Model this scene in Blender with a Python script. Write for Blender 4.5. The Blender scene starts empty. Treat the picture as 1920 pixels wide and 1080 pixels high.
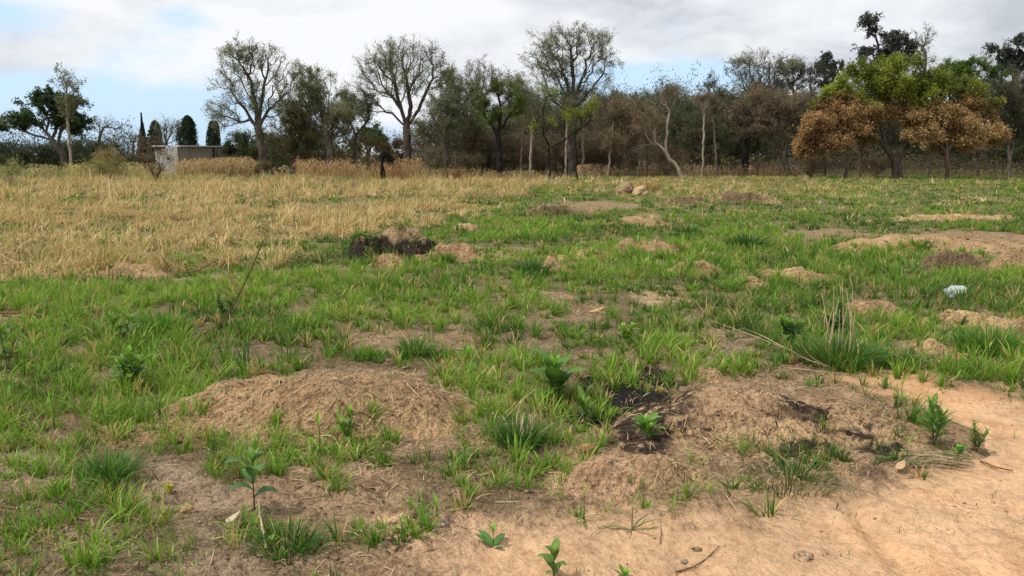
import bpy, math, random
import numpy as np
from mathutils import Vector, Matrix
R = math.radians
rng = np.random.default_rng(7)
random.seed(7)

# ------------------------------------------------------------------ camera, sky, sun, exposure
scene = bpy.context.scene
C = scene.collection
CAMH, PITCH, FPX = 1.6, R(9.46), 1500.0
cam = bpy.data.cameras.new("camera"); camo = bpy.data.objects.new("camera", cam); C.objects.link(camo)
camo.location = (0, 0, CAMH); camo.rotation_euler = (R(90) - PITCH, 0, 0)
cam.sensor_width = 36; cam.lens = FPX / 1920 * 36; cam.clip_start = 0.05; cam.clip_end = 5000
scene.camera = camo
scene.view_settings.view_transform = 'Standard'; scene.view_settings.look = 'None'
scene.view_settings.exposure = 0.53; scene.view_settings.gamma = 1.0

SUN_EL, SUN_AZ = R(58), R(-112)      # azimuth measured from +Y (ahead), negative = to the left
sd = bpy.data.lights.new("sun", 'SUN'); so = bpy.data.objects.new("sun", sd); C.objects.link(so)
sd.energy = 2.4; sd.angle = R(5); sd.color = (1.0, 0.93, 0.82)
sv = Vector((math.sin(SUN_AZ) * math.cos(SUN_EL), math.cos(SUN_AZ) * math.cos(SUN_EL), math.sin(SUN_EL)))
so.rotation_euler = sv.to_track_quat('Z', 'Y').to_euler(); so.location = (0, 0, 50)

w = bpy.data.worlds.new("World"); scene.world = w; w.use_nodes = True
nt = w.node_tree; nt.nodes.clear()
def N(t, typ, **kw):
    n = t.nodes.new(typ)
    for k, v in kw.items(): setattr(n, k, v)
    return n
def math_(t, op, a, b=None, c=None, clamp=False):
    n = N(t, 'ShaderNodeMath', operation=op, use_clamp=clamp)
    for i, v in enumerate((a, b, c)):
        if v is None: continue
        if isinstance(v, (int, float)): n.inputs[i].default_value = v
        else: t.links.new(v, n.inputs[i])
    return n.outputs[0]
def ramp(t, fac, stops):
    n = N(t, 'ShaderNodeValToRGB'); t.links.new(fac, n.inputs[0])
    e = n.color_ramp.elements
    while len(e) < len(stops): e.new(0.5)
    for i, (p, c) in enumerate(stops):
        e[i].position = p; e[i].color = (*c, 1) if len(c) == 3 else c
    return n.outputs[0]
def mixc(t, fac, a, b, mode='MIX'):
    n = N(t, 'ShaderNodeMix', data_type='RGBA', blend_type=mode)
    for s, v in ((n.inputs[0], fac), (n.inputs[6], a), (n.inputs[7], b)):
        if isinstance(v, (int, float)): s.default_value = v
        elif isinstance(v, tuple): s.default_value = (*v, 1)
        else: t.links.new(v, s)
    return n.outputs[2]
sky = N(nt, 'ShaderNodeTexSky', sky_type='NISHITA', sun_disc=False, sun_elevation=SUN_EL, sun_rotation=SUN_AZ)
sky.air_density = 1.0; sky.dust_density = 1.5
skys = mixc(nt, 1.0, sky.outputs[0], (0.125, 0.125, 0.125), 'MULTIPLY')
tc = N(nt, 'ShaderNodeTexCoord')
sep = N(nt, 'ShaderNodeSeparateXYZ'); nt.links.new(tc.outputs['Generated'], sep.inputs[0])
zc = math_(nt, 'ADD', math_(nt, 'MAXIMUM', sep.outputs[2], 0.0), 0.30)
cx = math_(nt, 'DIVIDE', sep.outputs[0], zc); cy = math_(nt, 'DIVIDE', sep.outputs[1], zc)
cmb = N(nt, 'ShaderNodeCombineXYZ'); nt.links.new(cx, cmb.inputs[0]); nt.links.new(cy, cmb.inputs[1])
n1 = N(nt, 'ShaderNodeTexNoise'); n1.inputs['Scale'].default_value = 1.5; n1.inputs['Detail'].default_value = 7; n1.inputs['Roughness'].default_value = 0.52
n1.inputs['Distortion'].default_value = 0.25
nt.links.new(cmb.outputs[0], n1.inputs['Vector'])
n2 = N(nt, 'ShaderNodeTexNoise'); n2.inputs['Scale'].default_value = 1.9; n2.inputs['Detail'].default_value = 8; n2.inputs['Roughness'].default_value = 0.55; n2.inputs['Distortion'].default_value = 0.3
mp = N(nt, 'ShaderNodeMapping'); mp.inputs['Location'].default_value = (3.1, 5.4, 0); nt.links.new(cmb.outputs[0], mp.inputs[0]); nt.links.new(mp.outputs[0], n2.inputs['Vector'])
def px_dir(px, py):
    F = Vector((0, math.cos(PITCH), -math.sin(PITCH))); U = Vector((0, math.sin(PITCH), math.cos(PITCH)))
    return (F * FPX + Vector((1, 0, 0)) * (px - 960) + U * (540 - py))
gapv = None
# openings in the cloud deck, each a direction in the sky with its half width and half height
for (px, py, hw, hh, amt) in ((265, 215, 0.115, 0.058, 0.72), (20, 225, 0.07, 0.035, 0.55), (1240, 152, 0.11, 0.022, 0.6), (20, 15, 0.05, 0.03, 0.35), (340, 35, 0.035, 0.02, 0.3), (800, 260, 0.1, 0.02, 0.25), (1110,160,0.04,0.012,0.3)):
    d = px_dir(px, py).normalized()
    dx = math_(nt, 'DIVIDE', math_(nt, 'SUBTRACT', sep.outputs[0], d.x), hw)
    dz = math_(nt, 'DIVIDE', math_(nt, 'SUBTRACT', sep.outputs[2], d.z), hh)
    q = math_(nt, 'ADD', math_(nt, 'MULTIPLY', dx, dx), math_(nt, 'MULTIPLY', dz, dz))
    g = math_(nt, 'MULTIPLY', math_(nt, 'EXPONENT', math_(nt, 'MULTIPLY', q, -0.8)), amt)
    g = math_(nt, 'MULTIPLY', g, math_(nt, 'GREATER_THAN', sep.outputs[1], 0))
    gapv = g if gapv is None else math_(nt, 'ADD', gapv, g)
cov = math_(nt, 'SUBTRACT', math_(nt, 'ADD', math_(nt, 'MULTIPLY', math_(nt, 'SUBTRACT', n1.outputs[0], 0.5), 1.6), 0.55), gapv)
cov = ramp(nt, cov, [(0.12, (0, 0, 0)), (0.42, (1, 1, 1))])
# darker cloud bases toward the right
side = math_(nt, 'MULTIPLY', sep.outputs[0], -0.11)
top = math_(nt, 'MULTIPLY', sep.outputs[2], -0.16)
lum = math_(nt, 'ADD', math_(nt, 'ADD', n2.outputs[0], side), top)
ccol = ramp(nt, lum, [(0.19, (0.29, 0.31, 0.35)), (0.31, (0.40, 0.425, 0.465)), (0.41, (0.53, 0.555, 0.59)), (0.53, (0.66, 0.675, 0.69))])
bg = N(nt, 'ShaderNodeBackground'); bg.inputs[1].default_value = 1.0
nt.links.new(mixc(nt, cov, mixc(nt, 0.75, skys, (0.43, 0.60, 0.80)), ccol), bg.inputs[0])
wo = N(nt, 'ShaderNodeOutputWorld'); nt.links.new(bg.outputs[0], wo.inputs[0])

# ------------------------------------------------------------------ layout helpers
CP, SP = math.cos(PITCH), math.sin(PITCH)
def at(px, py, d):                     # a point at distance d ahead seen at this bearing
    v = px_dir(px, py); s = d / v.y
    return np.array((v.x * s, d, CAMH + v.z * s))
def gnd(px, py):
    v = px_dir(px, py); s = -CAMH / v.z
    return v.x * s, v.y * s
def plan(x, y):                        # survey coordinates of a ground point (map grid)
    f = y * CP + CAMH * SP; f = np.maximum(f, 0.3)
    u = y * SP - CAMH * CP
    return 960 + FPX * x / f, 540 - FPX * u / f
def _h(ix, iy, s):
    n = (ix.astype(np.int64) * 374761393 + iy.astype(np.int64) * 668265263 + s * 974634777) & 0xffffffff
    n = ((n ^ (n >> 13)) * 1274126177) & 0xffffffff
    return ((n ^ (n >> 16)) & 0xffff) / 65535.0
def vn(x, y, s=0):
    ix = np.floor(x); iy = np.floor(y); fx = x - ix; fy = y - iy
    fx = fx * fx * fx * (fx * (fx * 6 - 15) + 10); fy = fy * fy * fy * (fy * (fy * 6 - 15) + 10)
    a = _h(ix, iy, s); b = _h(ix + 1, iy, s); c = _h(ix, iy + 1, s); d = _h(ix + 1, iy + 1, s)
    return (a * (1 - fx) + b * fx) * (1 - fy) + (c * (1 - fx) + d * fx) * fy
def fbm(x, y, sc, o=4, s=0, g=0.5):
    v = 0; a = 1; t = 0
    for i in range(o):
        c, q = math.cos(i * 1.1 + s), math.sin(i * 1.1 + s)
        v = v + a * (vn((x * c - y * q) * sc + 11.3 * i, (x * q + y * c) * sc - 7.7 * i, s + i) - 0.5); t += a; a *= g; sc *= 2.03
    return v / t * 2
def sst(a, b, v):
    t = np.clip((v - a) / (b - a), 0, 1); return t * t * (3 - 2 * t)
def ell(X, Y, cx, cy, rx, ry, nz=0):   # 1 inside, fading out, ragged edge
    q = np.sqrt(((X - cx) / rx) ** 2 + ((Y - cy) / ry) ** 2) + nz
    return 1 - sst(0.75, 1.15, q)
def poly_sd(X, Y, P):                  # signed distance to polygon, negative inside
    P = np.array(P, float); d = np.full(X.shape, 1e18); ins = np.zeros(X.shape, bool)
    for i in range(len(P)):
        a = P[i]; b = P[(i + 1) % len(P)]; e = b - a
        wx = X - a[0]; wy = Y - a[1]; t = np.clip((wx * e[0] + wy * e[1]) / (e @ e), 0, 1)
        d = np.minimum(d, (wx - e[0] * t) ** 2 + (wy - e[1] * t) ** 2)
        c = ((a[1] > Y) != (b[1] > Y)) & (X < (b[0] - a[0]) * (Y - a[1]) / (b[1] - a[1] + 1e-12) + a[0]); ins ^= c
    d = np.sqrt(d); return np.where(ins, -d, d)

SAND = [gnd(*p) for p in ((800, 1078), (880, 1025), (960, 975), (1070, 955), (1330, 950), (1500, 930), (1620, 890), (1680, 850), (1690, 760), (1560, 705), (1600, 668), (1720, 684), (1920, 738), (2400, 850))] + [(9.0, 3.0), (9.0, -3), (-3.0, -3), (-.8, 1.2)]
# bare soil patches: map centre, half sizes, strength, kind (0 brown soil, 1 straw coloured, 2 grey loam, 3 charcoal, 4 pinkish clay)
PATCH = [(160, 700, 110, 22, 1, 0), (70, 905, 110, 45, 1, 2), (330, 930, 130, 70, 1, 2), (600, 930, 190, 80, 1, 0), (150, 1040, 110, 35, .6, 2),
 (450, 1040, 160, 60, .8, 2), (740, 990, 60, 26, 1, 4), (640, 1060, 120, 40, .8, 0), (860, 1010, 90, 50, .8, 4), (1110, 890, 80, 40, 1, 4), (990, 550, 95, 17, 1, 0), (1180, 765, 130, 75, 1.6, 3), (760, 640, 130, 26, .75, 0), (1370, 640, 60, 45, .7, 2),
 (1080, 575, 60, 18, .6, 0), (30, 600, 80, 16, .7, 0), (440, 600, 60, 20, .6, 0), (560, 580, 40, 12, .6, 0), (1500, 440, 260, 12, .9, 0), (1780, 455, 190, 28, 1, 0), (1560, 505, 90, 10, .6, 1), (1120, 385, 100, 10, .8, 0),
 (1210, 408, 40, 12, .7, 0), (1800, 408, 110, 8, .8, 1), (1300, 375, 45, 7, .8, 0), (1400, 375, 45, 7, .8, 0), (1050, 495, 60, 14, .6, 0), (250, 505, 70, 14, .8, 0), (400, 520, 90, 12, .6, 1), (1750, 640, 90, 30, .7, 1), (1850, 590, 90, 22, .7, 1),
 (1620, 560, 90, 14, .7, 0), (1230, 545, 60, 18, .6, 1), (620, 505, 50, 10, .5, 0), (1890, 700, 60, 18, .6, 4), (1420, 790, 330, 110, 1, 0), (620, 780, 340, 90, 1, 0), (900, 470, 90, 16, .5, 1), (1150, 660, 50, 16, .5, 0), (1020, 600, 60, 12, .5, 2),
 (1820, 372, 30, 5, .8, 0), (1010, 640, 50, 14, .5, 2), (700, 560, 60, 14, .4, 2), (300, 780, 60, 16, .5, 0), (880, 420, 40, 8, .6, 0)]
def masks(x, y):
    X, Y = plan(x, y)
    nz = fbm(x, y, 1.6, 4, 3) * 0.55 + fbm(x, y, 7, 2, 5) * 0.2
    sdn = poly_sd(x, y, SAND) + nz * 0.5 + fbm(x, y, 12, 3, 7) * .12
    sand = 1 - sst(-0.30, 0.16, sdn)
    k = [np.zeros_like(x) for _ in range(5)]
    for (cx, cy, rx, ry, st, kd) in PATCH:
        k[kd] = np.maximum(k[kd], st * ell(X, Y, cx, cy, rx, ry, nz * 0.9))
    yb = np.interp(X, [-600, 0, 150, 300, 450, 640, 700, 850, 950, 1005, 1060, 1110, 1300], [560, 535, 520, 505, 482, 462, 432, 402, 378, 352, 336, 325, 295])
    dry = 1 - sst(-12, 12, Y - yb + nz * 70)
    return X, Y, nz, sand, k, dry
# mounds of soil, straw and clay: map centre, base half sizes (m), height, rotation, kind, label
MOUND = [
 dict(p=(640, 785), a=1.02, b=.62, h=.22, k='brown', label='broad low brown earth mound strewn with straw in the left foreground', big=1),
 dict(p=(1440, 795), a=.95, b=.62, h=.19, k='strawy', label='wide straw covered mound with charred streaks in the right foreground', big=1),
 dict(p=(1120, 905), a=.26, b=.17, h=.09, k='pink', label='small lump of pinkish broken clay at the front edge of the sandy track', big=1),
 dict(p=(1235, 895), a=.26, b=.16, h=.10, k='strawy', label='heap of matted brown straw right of the pinkish clay lump', big=1),
 dict(p=(1330, 703), a=.17, b=.10, h=.08, k='strawy', label='little brown clod above the charred pit in the right foreground', big=1),
 dict(p=(755, 478), a=.92, b=.52, h=.35, k='burnt', label='hollowed dark burnt earth mound with a charred face amid the grass', big=1),
 dict(p=(840, 482), a=.50, b=.34, h=.22, k='pink', label='pale crumbly clay spill on the right flank of the dark burnt mound', big=1),
 dict(p=(728, 492), a=.32, b=.2, h=.20, k='brown', label='rounded brown clod at the foot of the charred mound face', big=1),
 dict(p=(1215, 472), a=1.05, b=.36, h=.22, k='straw', label='golden straw heap rising from bright grass right of centre'),
 dict(p=(1105, 478), a=.6, b=.28, h=.12, k='straw', label='low golden straw heap left of the taller straw heap'),
 dict(p=(1478, 515), a=.95, b=.28, h=.14, k='straw', label='long flat golden straw heap near the grey stalks'),
 dict(p=(1310, 502), a=.60, b=.22, h=.13, k='straw', label='faint low straw heap between the two longer straw heaps'),
 dict(p=(1750, 462), a=2.0, b=.7, h=.19, k='brown', label='broad brown thatch covered mound in the right middle of the field'),
 dict(p=(1790, 500), a=.75, b=.3, h=.22, k='burnt', label='dark rooty clod of earth below the broad thatch mound at right'),
 dict(p=(1905, 500), a=.7, b=.3, h=.24, k='brown', label='brown earth heap at the right edge beside the rooty clod'),
 dict(p=(1050, 400), a=1.2, b=.6, h=.25, k='burnt', label='dark dug up earth heap in front of the burnt saplings'),
 dict(p=(1190, 418), a=.9, b=.5, h=.17, k='brown', label='reddish brown earth heap right of the dug up heap'),
 dict(p=(1290, 380), a=1.2, b=.5, h=.2, k='burnt', label='flat dark earth heap in the far grass, left of the one with the pale stone'),
 dict(p=(1393, 378), a=1.3, b=.5, h=.3, k='burnt', label='dark earth heap topped with a pale stone in the far grass'),
 dict(p=(1790, 412), a=1.8, b=.5, h=.13, k='straw', label='long straw ridge in the far right of the field'),
 dict(p=(1740, 652), a=.40, b=.25, h=.12, k='straw', label='yellowish straw hump right of the big stalky tuft'),
 dict(p=(1800, 592), a=.55, b=.2, h=.10, k='straw', label='pale straw bank just below the white bag'),
 dict(p=(1890, 612), a=.45, b=.25, h=.15, k='brown', label='brown bank with a stone on it at the right edge'),
 dict(p=(1630, 572), a=.55, b=.17, h=.13, k='brown', label='reddish earth bank behind the pale stalks'),
 dict(p=(1028, 500), a=.3, b=.18, h=.16, k='brown', label='small brown earth clump right of a dark green tuft in mid field'),
 dict(p=(250, 512), a=.7, b=.3, h=.15, k='brown', label='brown earth heap on the edge of the dry grass at left'),
 dict(p=(870, 432), a=.45, b=.25, h=.15, k='brown', label='small straw coloured clod behind the burnt mound'),
 dict(p=(1412, 530), a=.25, b=.15, h=.13, k='brown', label='small rooty clod left of the pale stalks'),
]
for i, m in enumerate(MOUND):
    m['x'], m['y'] = gnd(*m['p'])
def ground_z(x, y):
    r = np.sqrt(x * x + y * y)
    z = fbm(x, y, 0.09, 3, 21) * 0.10 + fbm(x, y, 0.6, 3, 22) * 0.035 * np.minimum(1, 3 / np.maximum(r, 1) + 0.5)
    return z * sst(1.0, 8.0, r)
def mound_z(m, x, y):                  # height of a mound above the ground, negative outside its base
    i = MOUND.index(m)
    dx = (x - m['x']) / m['a']; dy = (y - m['y']) / m['b']
    s = 1.0 / max(m['b'], .12)
    q = np.sqrt(dx * dx + dy * dy) * (1 + 0.55 * fbm(x, y, s * 0.8, 3, 40 + i))
    if m['label'].startswith('hollowed'): hh = m['h'] * (1 - sst(0.5, 1.0, q))
    else: hh = m['h'] * (1 - sst(0.15, 1.0, q))
    hh = hh * (1 + 0.42 * fbm(x, y, s * 1.3, 3, 60 + i, .5))
    return hh - 0.035 * sst(0.85, 1.1, q), q
GRID = {}
def gsurf(x, y):                       # height of the ground sheet itself, read back from its grid
    a = np.degrees(np.arctan2(x, y)); rr = np.maximum(np.sqrt(x * x + y * y), .03); A_, R_, Z_ = GRID['a'], GRID['r'], GRID['z']
    i = np.clip(np.searchsorted(A_, a) - 1, 0, len(A_) - 2); j = np.clip(np.searchsorted(R_, rr) - 1, 0, len(R_) - 2)
    u = np.clip((a - A_[i]) / (A_[i + 1] - A_[i]), 0, 1); v = np.clip((rr - R_[j]) / (R_[j + 1] - R_[j]), 0, 1)
    return (Z_[j, i] * (1 - u) + Z_[j, i + 1] * u) * (1 - v) + (Z_[j + 1, i] * (1 - u) + Z_[j + 1, i + 1] * u) * v
def surf_z(x, y):
    z = gsurf(x, y); o = z.copy()
    for m in MOUND:
        sel = (np.abs(x - m['x']) < m['a'] * 1.5) & (np.abs(y - m['y']) < m['b'] * 1.5)
        if sel.any():
            h, q = mound_z(m, x[sel], y[sel]); o[sel] = np.maximum(o[sel], z[sel] + h)
    return o
def gz(x, y): return float(surf_z(np.array([float(x)]), np.array([float(y)]))[0])

# ------------------------------------------------------------------ mesh + object helpers
def mesh(name, V, F, col=None, mats=(), fmat=None, smooth=False, sharp=False):
    V = np.asarray(V, np.float32).reshape(-1, 3); F = np.asarray(F, np.int32)
    me = bpy.data.meshes.new(name)
    me.vertices.add(len(V)); me.vertices.foreach_set('co', V.ravel())
    k = F.shape[1]; me.loops.add(F.size); me.loops.foreach_set('vertex_index', F.ravel())
    me.polygons.add(len(F)); me.polygons.foreach_set('loop_start', np.arange(0, F.size, k, dtype=np.int32))
    if smooth: me.polygons.foreach_set('use_smooth', np.ones(len(F), bool))
    else: me.polygons.foreach_set('use_smooth', np.zeros(len(F), bool))
    if fmat is not None: me.polygons.foreach_set('material_index', np.asarray(fmat, np.int32))
    me.update(calc_edges=True)
    if col is not None:
        a = me.color_attributes.new('Col', 'FLOAT_COLOR', 'POINT')
        c4 = np.ones((len(V), 4), np.float32); c4[:, :3] = col; a.data.foreach_set('color', c4.ravel())
    for m in mats: me.materials.append(m)
    return me
def obj(name, me, parent=None, loc=None):
    o = bpy.data.objects.new(name, me); C.objects.link(o)
    if parent: o.parent = parent
    if loc is not None: o.location = loc
    return o
def tag(o, label=None, cat=None, group=None, kind=None):
    if label: o['label'] = label
    if cat: o['category'] = cat
    if group: o['group'] = group
    if kind: o['kind'] = kind
    return o
def empty(name, loc, label, cat, group=None):
    o = bpy.data.objects.new(name, None); C.objects.link(o); o.location = loc
    o.empty_display_size = 0.1
    return tag(o, label, cat, group)
def quads2(F): return np.asarray(F, np.int32)

# ------------------------------------------------------------------ materials
def newmat(name):
    m = bpy.data.materials.new(name); m.use_nodes = True; t = m.node_tree; t.nodes.clear()
    return m, t
def tnoise(t, scale, detail=3, rough=0.5, vec=None, dist=0):
    n = N(t, 'ShaderNodeTexNoise'); n.inputs['Scale'].default_value = scale; n.inputs['Detail'].default_value = detail
    n.inputs['Roughness'].default_value = rough; n.inputs['Distortion'].default_value = dist
    if vec is not None: t.links.new(vec, n.inputs['Vector'])
    return n
def leaf_mat(name, trans=0.35, rough=0.55, spec=0.25, tint=(1.15, 1.2, 0.7)):
    m, t = newmat(name); a = N(t, 'ShaderNodeAttribute', attribute_name='Col')
    p = N(t, 'ShaderNodeBsdfPrincipled'); p.inputs['Roughness'].default_value = rough; p.inputs['Specular IOR Level'].default_value = spec
    tr = N(t, 'ShaderNodeBsdfTranslucent'); mx = N(t, 'ShaderNodeMixShader'); mx.inputs[0].default_value = trans
    t.links.new(a.outputs['Color'], p.inputs['Base Color'])
    t.links.new(mixc(t, 1.0, a.outputs['Color'], tint, 'MULTIPLY'), tr.inputs[0])
    t.links.new(p.outputs[0], mx.inputs[1]); t.links.new(tr.outputs[0], mx.inputs[2])
    o = N(t, 'ShaderNodeOutputMaterial'); t.links.new(mx.outputs[0], o.inputs[0]); return m
def soil_mat(name, bump=1.0, fine=1.0):
    m, t = newmat(name); a = N(t, 'ShaderNodeAttribute', attribute_name='Col'); g = N(t, 'ShaderNodeNewGeometry')
    P = g.outputs['Position']
    big = tnoise(t, 5, 5, .6, P); med = tnoise(t, 28, 5, .65, P); fin = tnoise(t, 150 * fine, 3, .6, P)
    vo = N(t, 'ShaderNodeTexVoronoi'); vo.inputs['Scale'].default_value = 42; t.links.new(P, vo.inputs['Vector'])
    ra = N(t, 'ShaderNodeAttribute', attribute_name='Grain')
    v = ramp(t, big.outputs[0], [(0.3, (.72, .70, .68)), (0.7, (1.22, 1.24, 1.26))])
    v2 = ramp(t, med.outputs[0], [(0.34, (.50, .47, .44)), (0.48, (1, 1, 1)), (0.68, (1.38, 1.37, 1.35))])
    v3 = ramp(t, fin.outputs[0], [(0.36, (.62, .61, .60)), (0.64, (1.35, 1.35, 1.35))])
    gf = math_(t, 'SUBTRACT', 1.0, math_(t, 'MULTIPLY', ra.outputs['Fac'], .62))
    c = mixc(t, gf, mixc(t, gf, mixc(t, gf, a.outputs['Color'], v, 'MULTIPLY'), v2, 'MULTIPLY'), v3, 'MULTIPLY')
    p = N(t, 'ShaderNodeBsdfPrincipled'); p.inputs['Roughness'].default_value = .95; p.inputs['Specular IOR Level'].default_value = .12
    t.links.new(c, p.inputs['Base Color'])
    h = math_(t, 'ADD', math_(t, 'MULTIPLY', med.outputs[0], 1.0), math_(t, 'MULTIPLY', fin.outputs[0], .35))
    h = math_(t, 'ADD', h, math_(t, 'MULTIPLY', vo.outputs[0], -.5))
    b = N(t, 'ShaderNodeBump'); b.inputs['Strength'].default_value = .9 * bump; b.inputs['Distance'].default_value = .035
    t.links.new(math_(t, 'MULTIPLY', h, math_(t, 'SUBTRACT', 1.0, math_(t, 'MULTIPLY', ra.outputs['Fac'], .5))), b.inputs['Height']); t.links.new(b.outputs[0], p.inputs['Normal'])
    o = N(t, 'ShaderNodeOutputMaterial'); t.links.new(p.outputs[0], o.inputs[0]); return m
def bark_mat(name, c1, c2, scale=6):
    m, t = newmat(name); g = N(t, 'ShaderNodeTexCoord')
    mp = N(t, 'ShaderNodeMapping'); mp.inputs['Scale'].default_value = (1, 1, .3); t.links.new(g.outputs['Object'], mp.inputs[0])
    n = tnoise(t, scale, 6, .7, mp.outputs[0], .4)
    c = ramp(t, n.outputs[0], [(.35, c1), (.65, c2)])
    p = N(t, 'ShaderNodeBsdfPrincipled'); p.inputs['Roughness'].default_value = .9; p.inputs['Specular IOR Level'].default_value = .15
    t.links.new(c, p.inputs['Base Color'])
    b = N(t, 'ShaderNodeBump'); b.inputs['Strength'].default_value = .7; b.inputs['Distance'].default_value = .04
    t.links.new(n.outputs[0], b.inputs['Height']); t.links.new(b.outputs[0], p.inputs['Normal'])
    o = N(t, 'ShaderNodeOutputMaterial'); t.links.new(p.outputs[0], o.inputs[0]); return m
M = dict(grass=leaf_mat('grass_blades', .35), dry=leaf_mat('dry_blades', .3, .7, .15, (1.05, 1, .9)), leaf=leaf_mat('leaves', .4), weed=leaf_mat('weed_leaf', .3, .55, .25),
 soil=soil_mat('field_soil'), clod=soil_mat('clod_soil', 1.3),
 grey=bark_mat('grey_bark', (.06, .052, .042), (.19, .165, .135)), dark=bark_mat('dark_bark', (.045, .036, .03), (.13, .108, .088)),
 char=bark_mat('charred_bark', (.008, .007, .007), (.03, .026, .024)), pale=bark_mat('pale_bark', (.22, .17, .125), (.42, .35, .28)), brown=bark_mat('brown_bark', (.07, .045, .03), (.19, .13, .09)),
 stick=bark_mat('stick_bark', (.10, .05, .03), (.26, .15, .08), 30), straw=bark_mat('straw_stalk', (.42, .33, .18), (.66, .54, .34), 30))

# ------------------------------------------------------------------ ground sheet
def soil_colour(x, y):
    X, Y, nz, sand, k, dry = masks(x, y)
    n = fbm(x, y, 0.8, 4, 9)[:, None]; n2 = fbm(x, y, 3.0, 3, 12)[:, None]
    c = np.array([.22, .155, .095]) * (1 + .25 * n)                       # loam between the grass
    c = c + (np.array([.26, .20, .11]) - c) * (sst(20, 45, y) * .6)[:, None]
    mix = lambda c, tgt, a: c + (np.asarray(tgt) - c) * np.clip(a, 0, 1)[:, None]
    c = mix(c, [.13, .17, .05], .55 * sst(6, 14, y) * (1 - dry)); c = mix(c, [.20, .17, .075], dry * .9)
    c = mix(c, [.33, .225, .135], k[0]); c = mix(c, [.50, .37, .20], k[1]); c = mix(c, [.31, .225, .15], k[2]); c = mix(c, [.52, .34, .21], k[4])
    sc = np.array([.60, .385, .225]) * (1 + .22 * n + .18 * n2)
    gul = sst(.1, .6, n2[:, 0]) * .35
    sc = sc + (np.array([.56, .315, .145]) - sc) * gul[:, None]
    spots = sst(.18, .42, fbm(x, y, 6, 4, 78, .6)) * .30 + sst(.3, .5, fbm(x, y, 20, 2, 79)) * .25
    sc = sc * (1 - spots[:, None] * np.array([.5, .62, .7]))
    sc = mix(sc, [.54, .30, .15], .62 * sst(.0, .5, fbm(x, y, .7, 3, 77)) )
    c = mix(c, sc, sand)
    c = mix(c, [.022, .020, .020], sst(.35, .8, k[3] * (1 + 1.2 * fbm(x, y, 5, 3, 31))))
    return c
ang = np.concatenate([np.linspace(-180, -48, 40, endpoint=False), np.linspace(-48, 48, 620), np.linspace(48, 180, 41)[1:-1]])
rad = np.concatenate([[0.02], np.geomspace(.3, 2.2, 22, endpoint=False), np.geomspace(2.2, 75, 560, endpoint=False), np.geomspace(75, 2500, 40)])
aa, rr = np.meshgrid(np.radians(ang), rad)
gx = (np.sin(aa) * rr).ravel(); gy = (np.cos(aa) * rr).ravel()
z = ground_z(gx, gy)
X_, Y_, nz_, sand_, k_, dry_ = masks(gx, gy)
near = 1 - sst(8, 22, rr.ravel())
sandy = sand_
z += near * (1 - .75 * sandy) * (fbm(gx, gy, 9, 4, 50, .6) * .034) + near * fbm(gx, gy, 30, 2, 51) * .006 * (1 - .5 * sandy)
z += near * sandy * (fbm(gx, gy, 2.2, 4, 52) * .02 + np.minimum(0, fbm(gx, gy, 7, 3, 53) + .1) * .03)
z -= sandy * .03
z -= k_[3] * .035 * near                                                    # the charred pit
# faint wheel rut in the sandy track
rx, ry = gnd(1660, 1000); rut = np.exp(-((gx - rx - (gy - ry) * .12 - fbm(gx, gy, .8, 2, 4) * .06) / .06) ** 2) * near * sandy
z -= rut * .035
na, nr = len(ang), len(rad)
GRID.update(a=ang, r=rad, z=z.reshape(nr, na))
idx = np.arange(na * nr).reshape(nr, na); nxt = np.roll(idx, -1, axis=1)
F = np.stack([idx[:-1], idx[1:], nxt[1:], nxt[:-1]], -1).reshape(-1, 4)
F = F[:, ::-1]
go = obj('ground', mesh('ground', np.stack([gx, gy, z], -1), F, soil_colour(gx, gy), [M['soil']], smooth=True))
ga = go.data.attributes.new('Grain', 'FLOAT', 'POINT'); ga.data.foreach_set('value', sandy.astype(np.float32))
tag(go, kind='structure')

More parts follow.
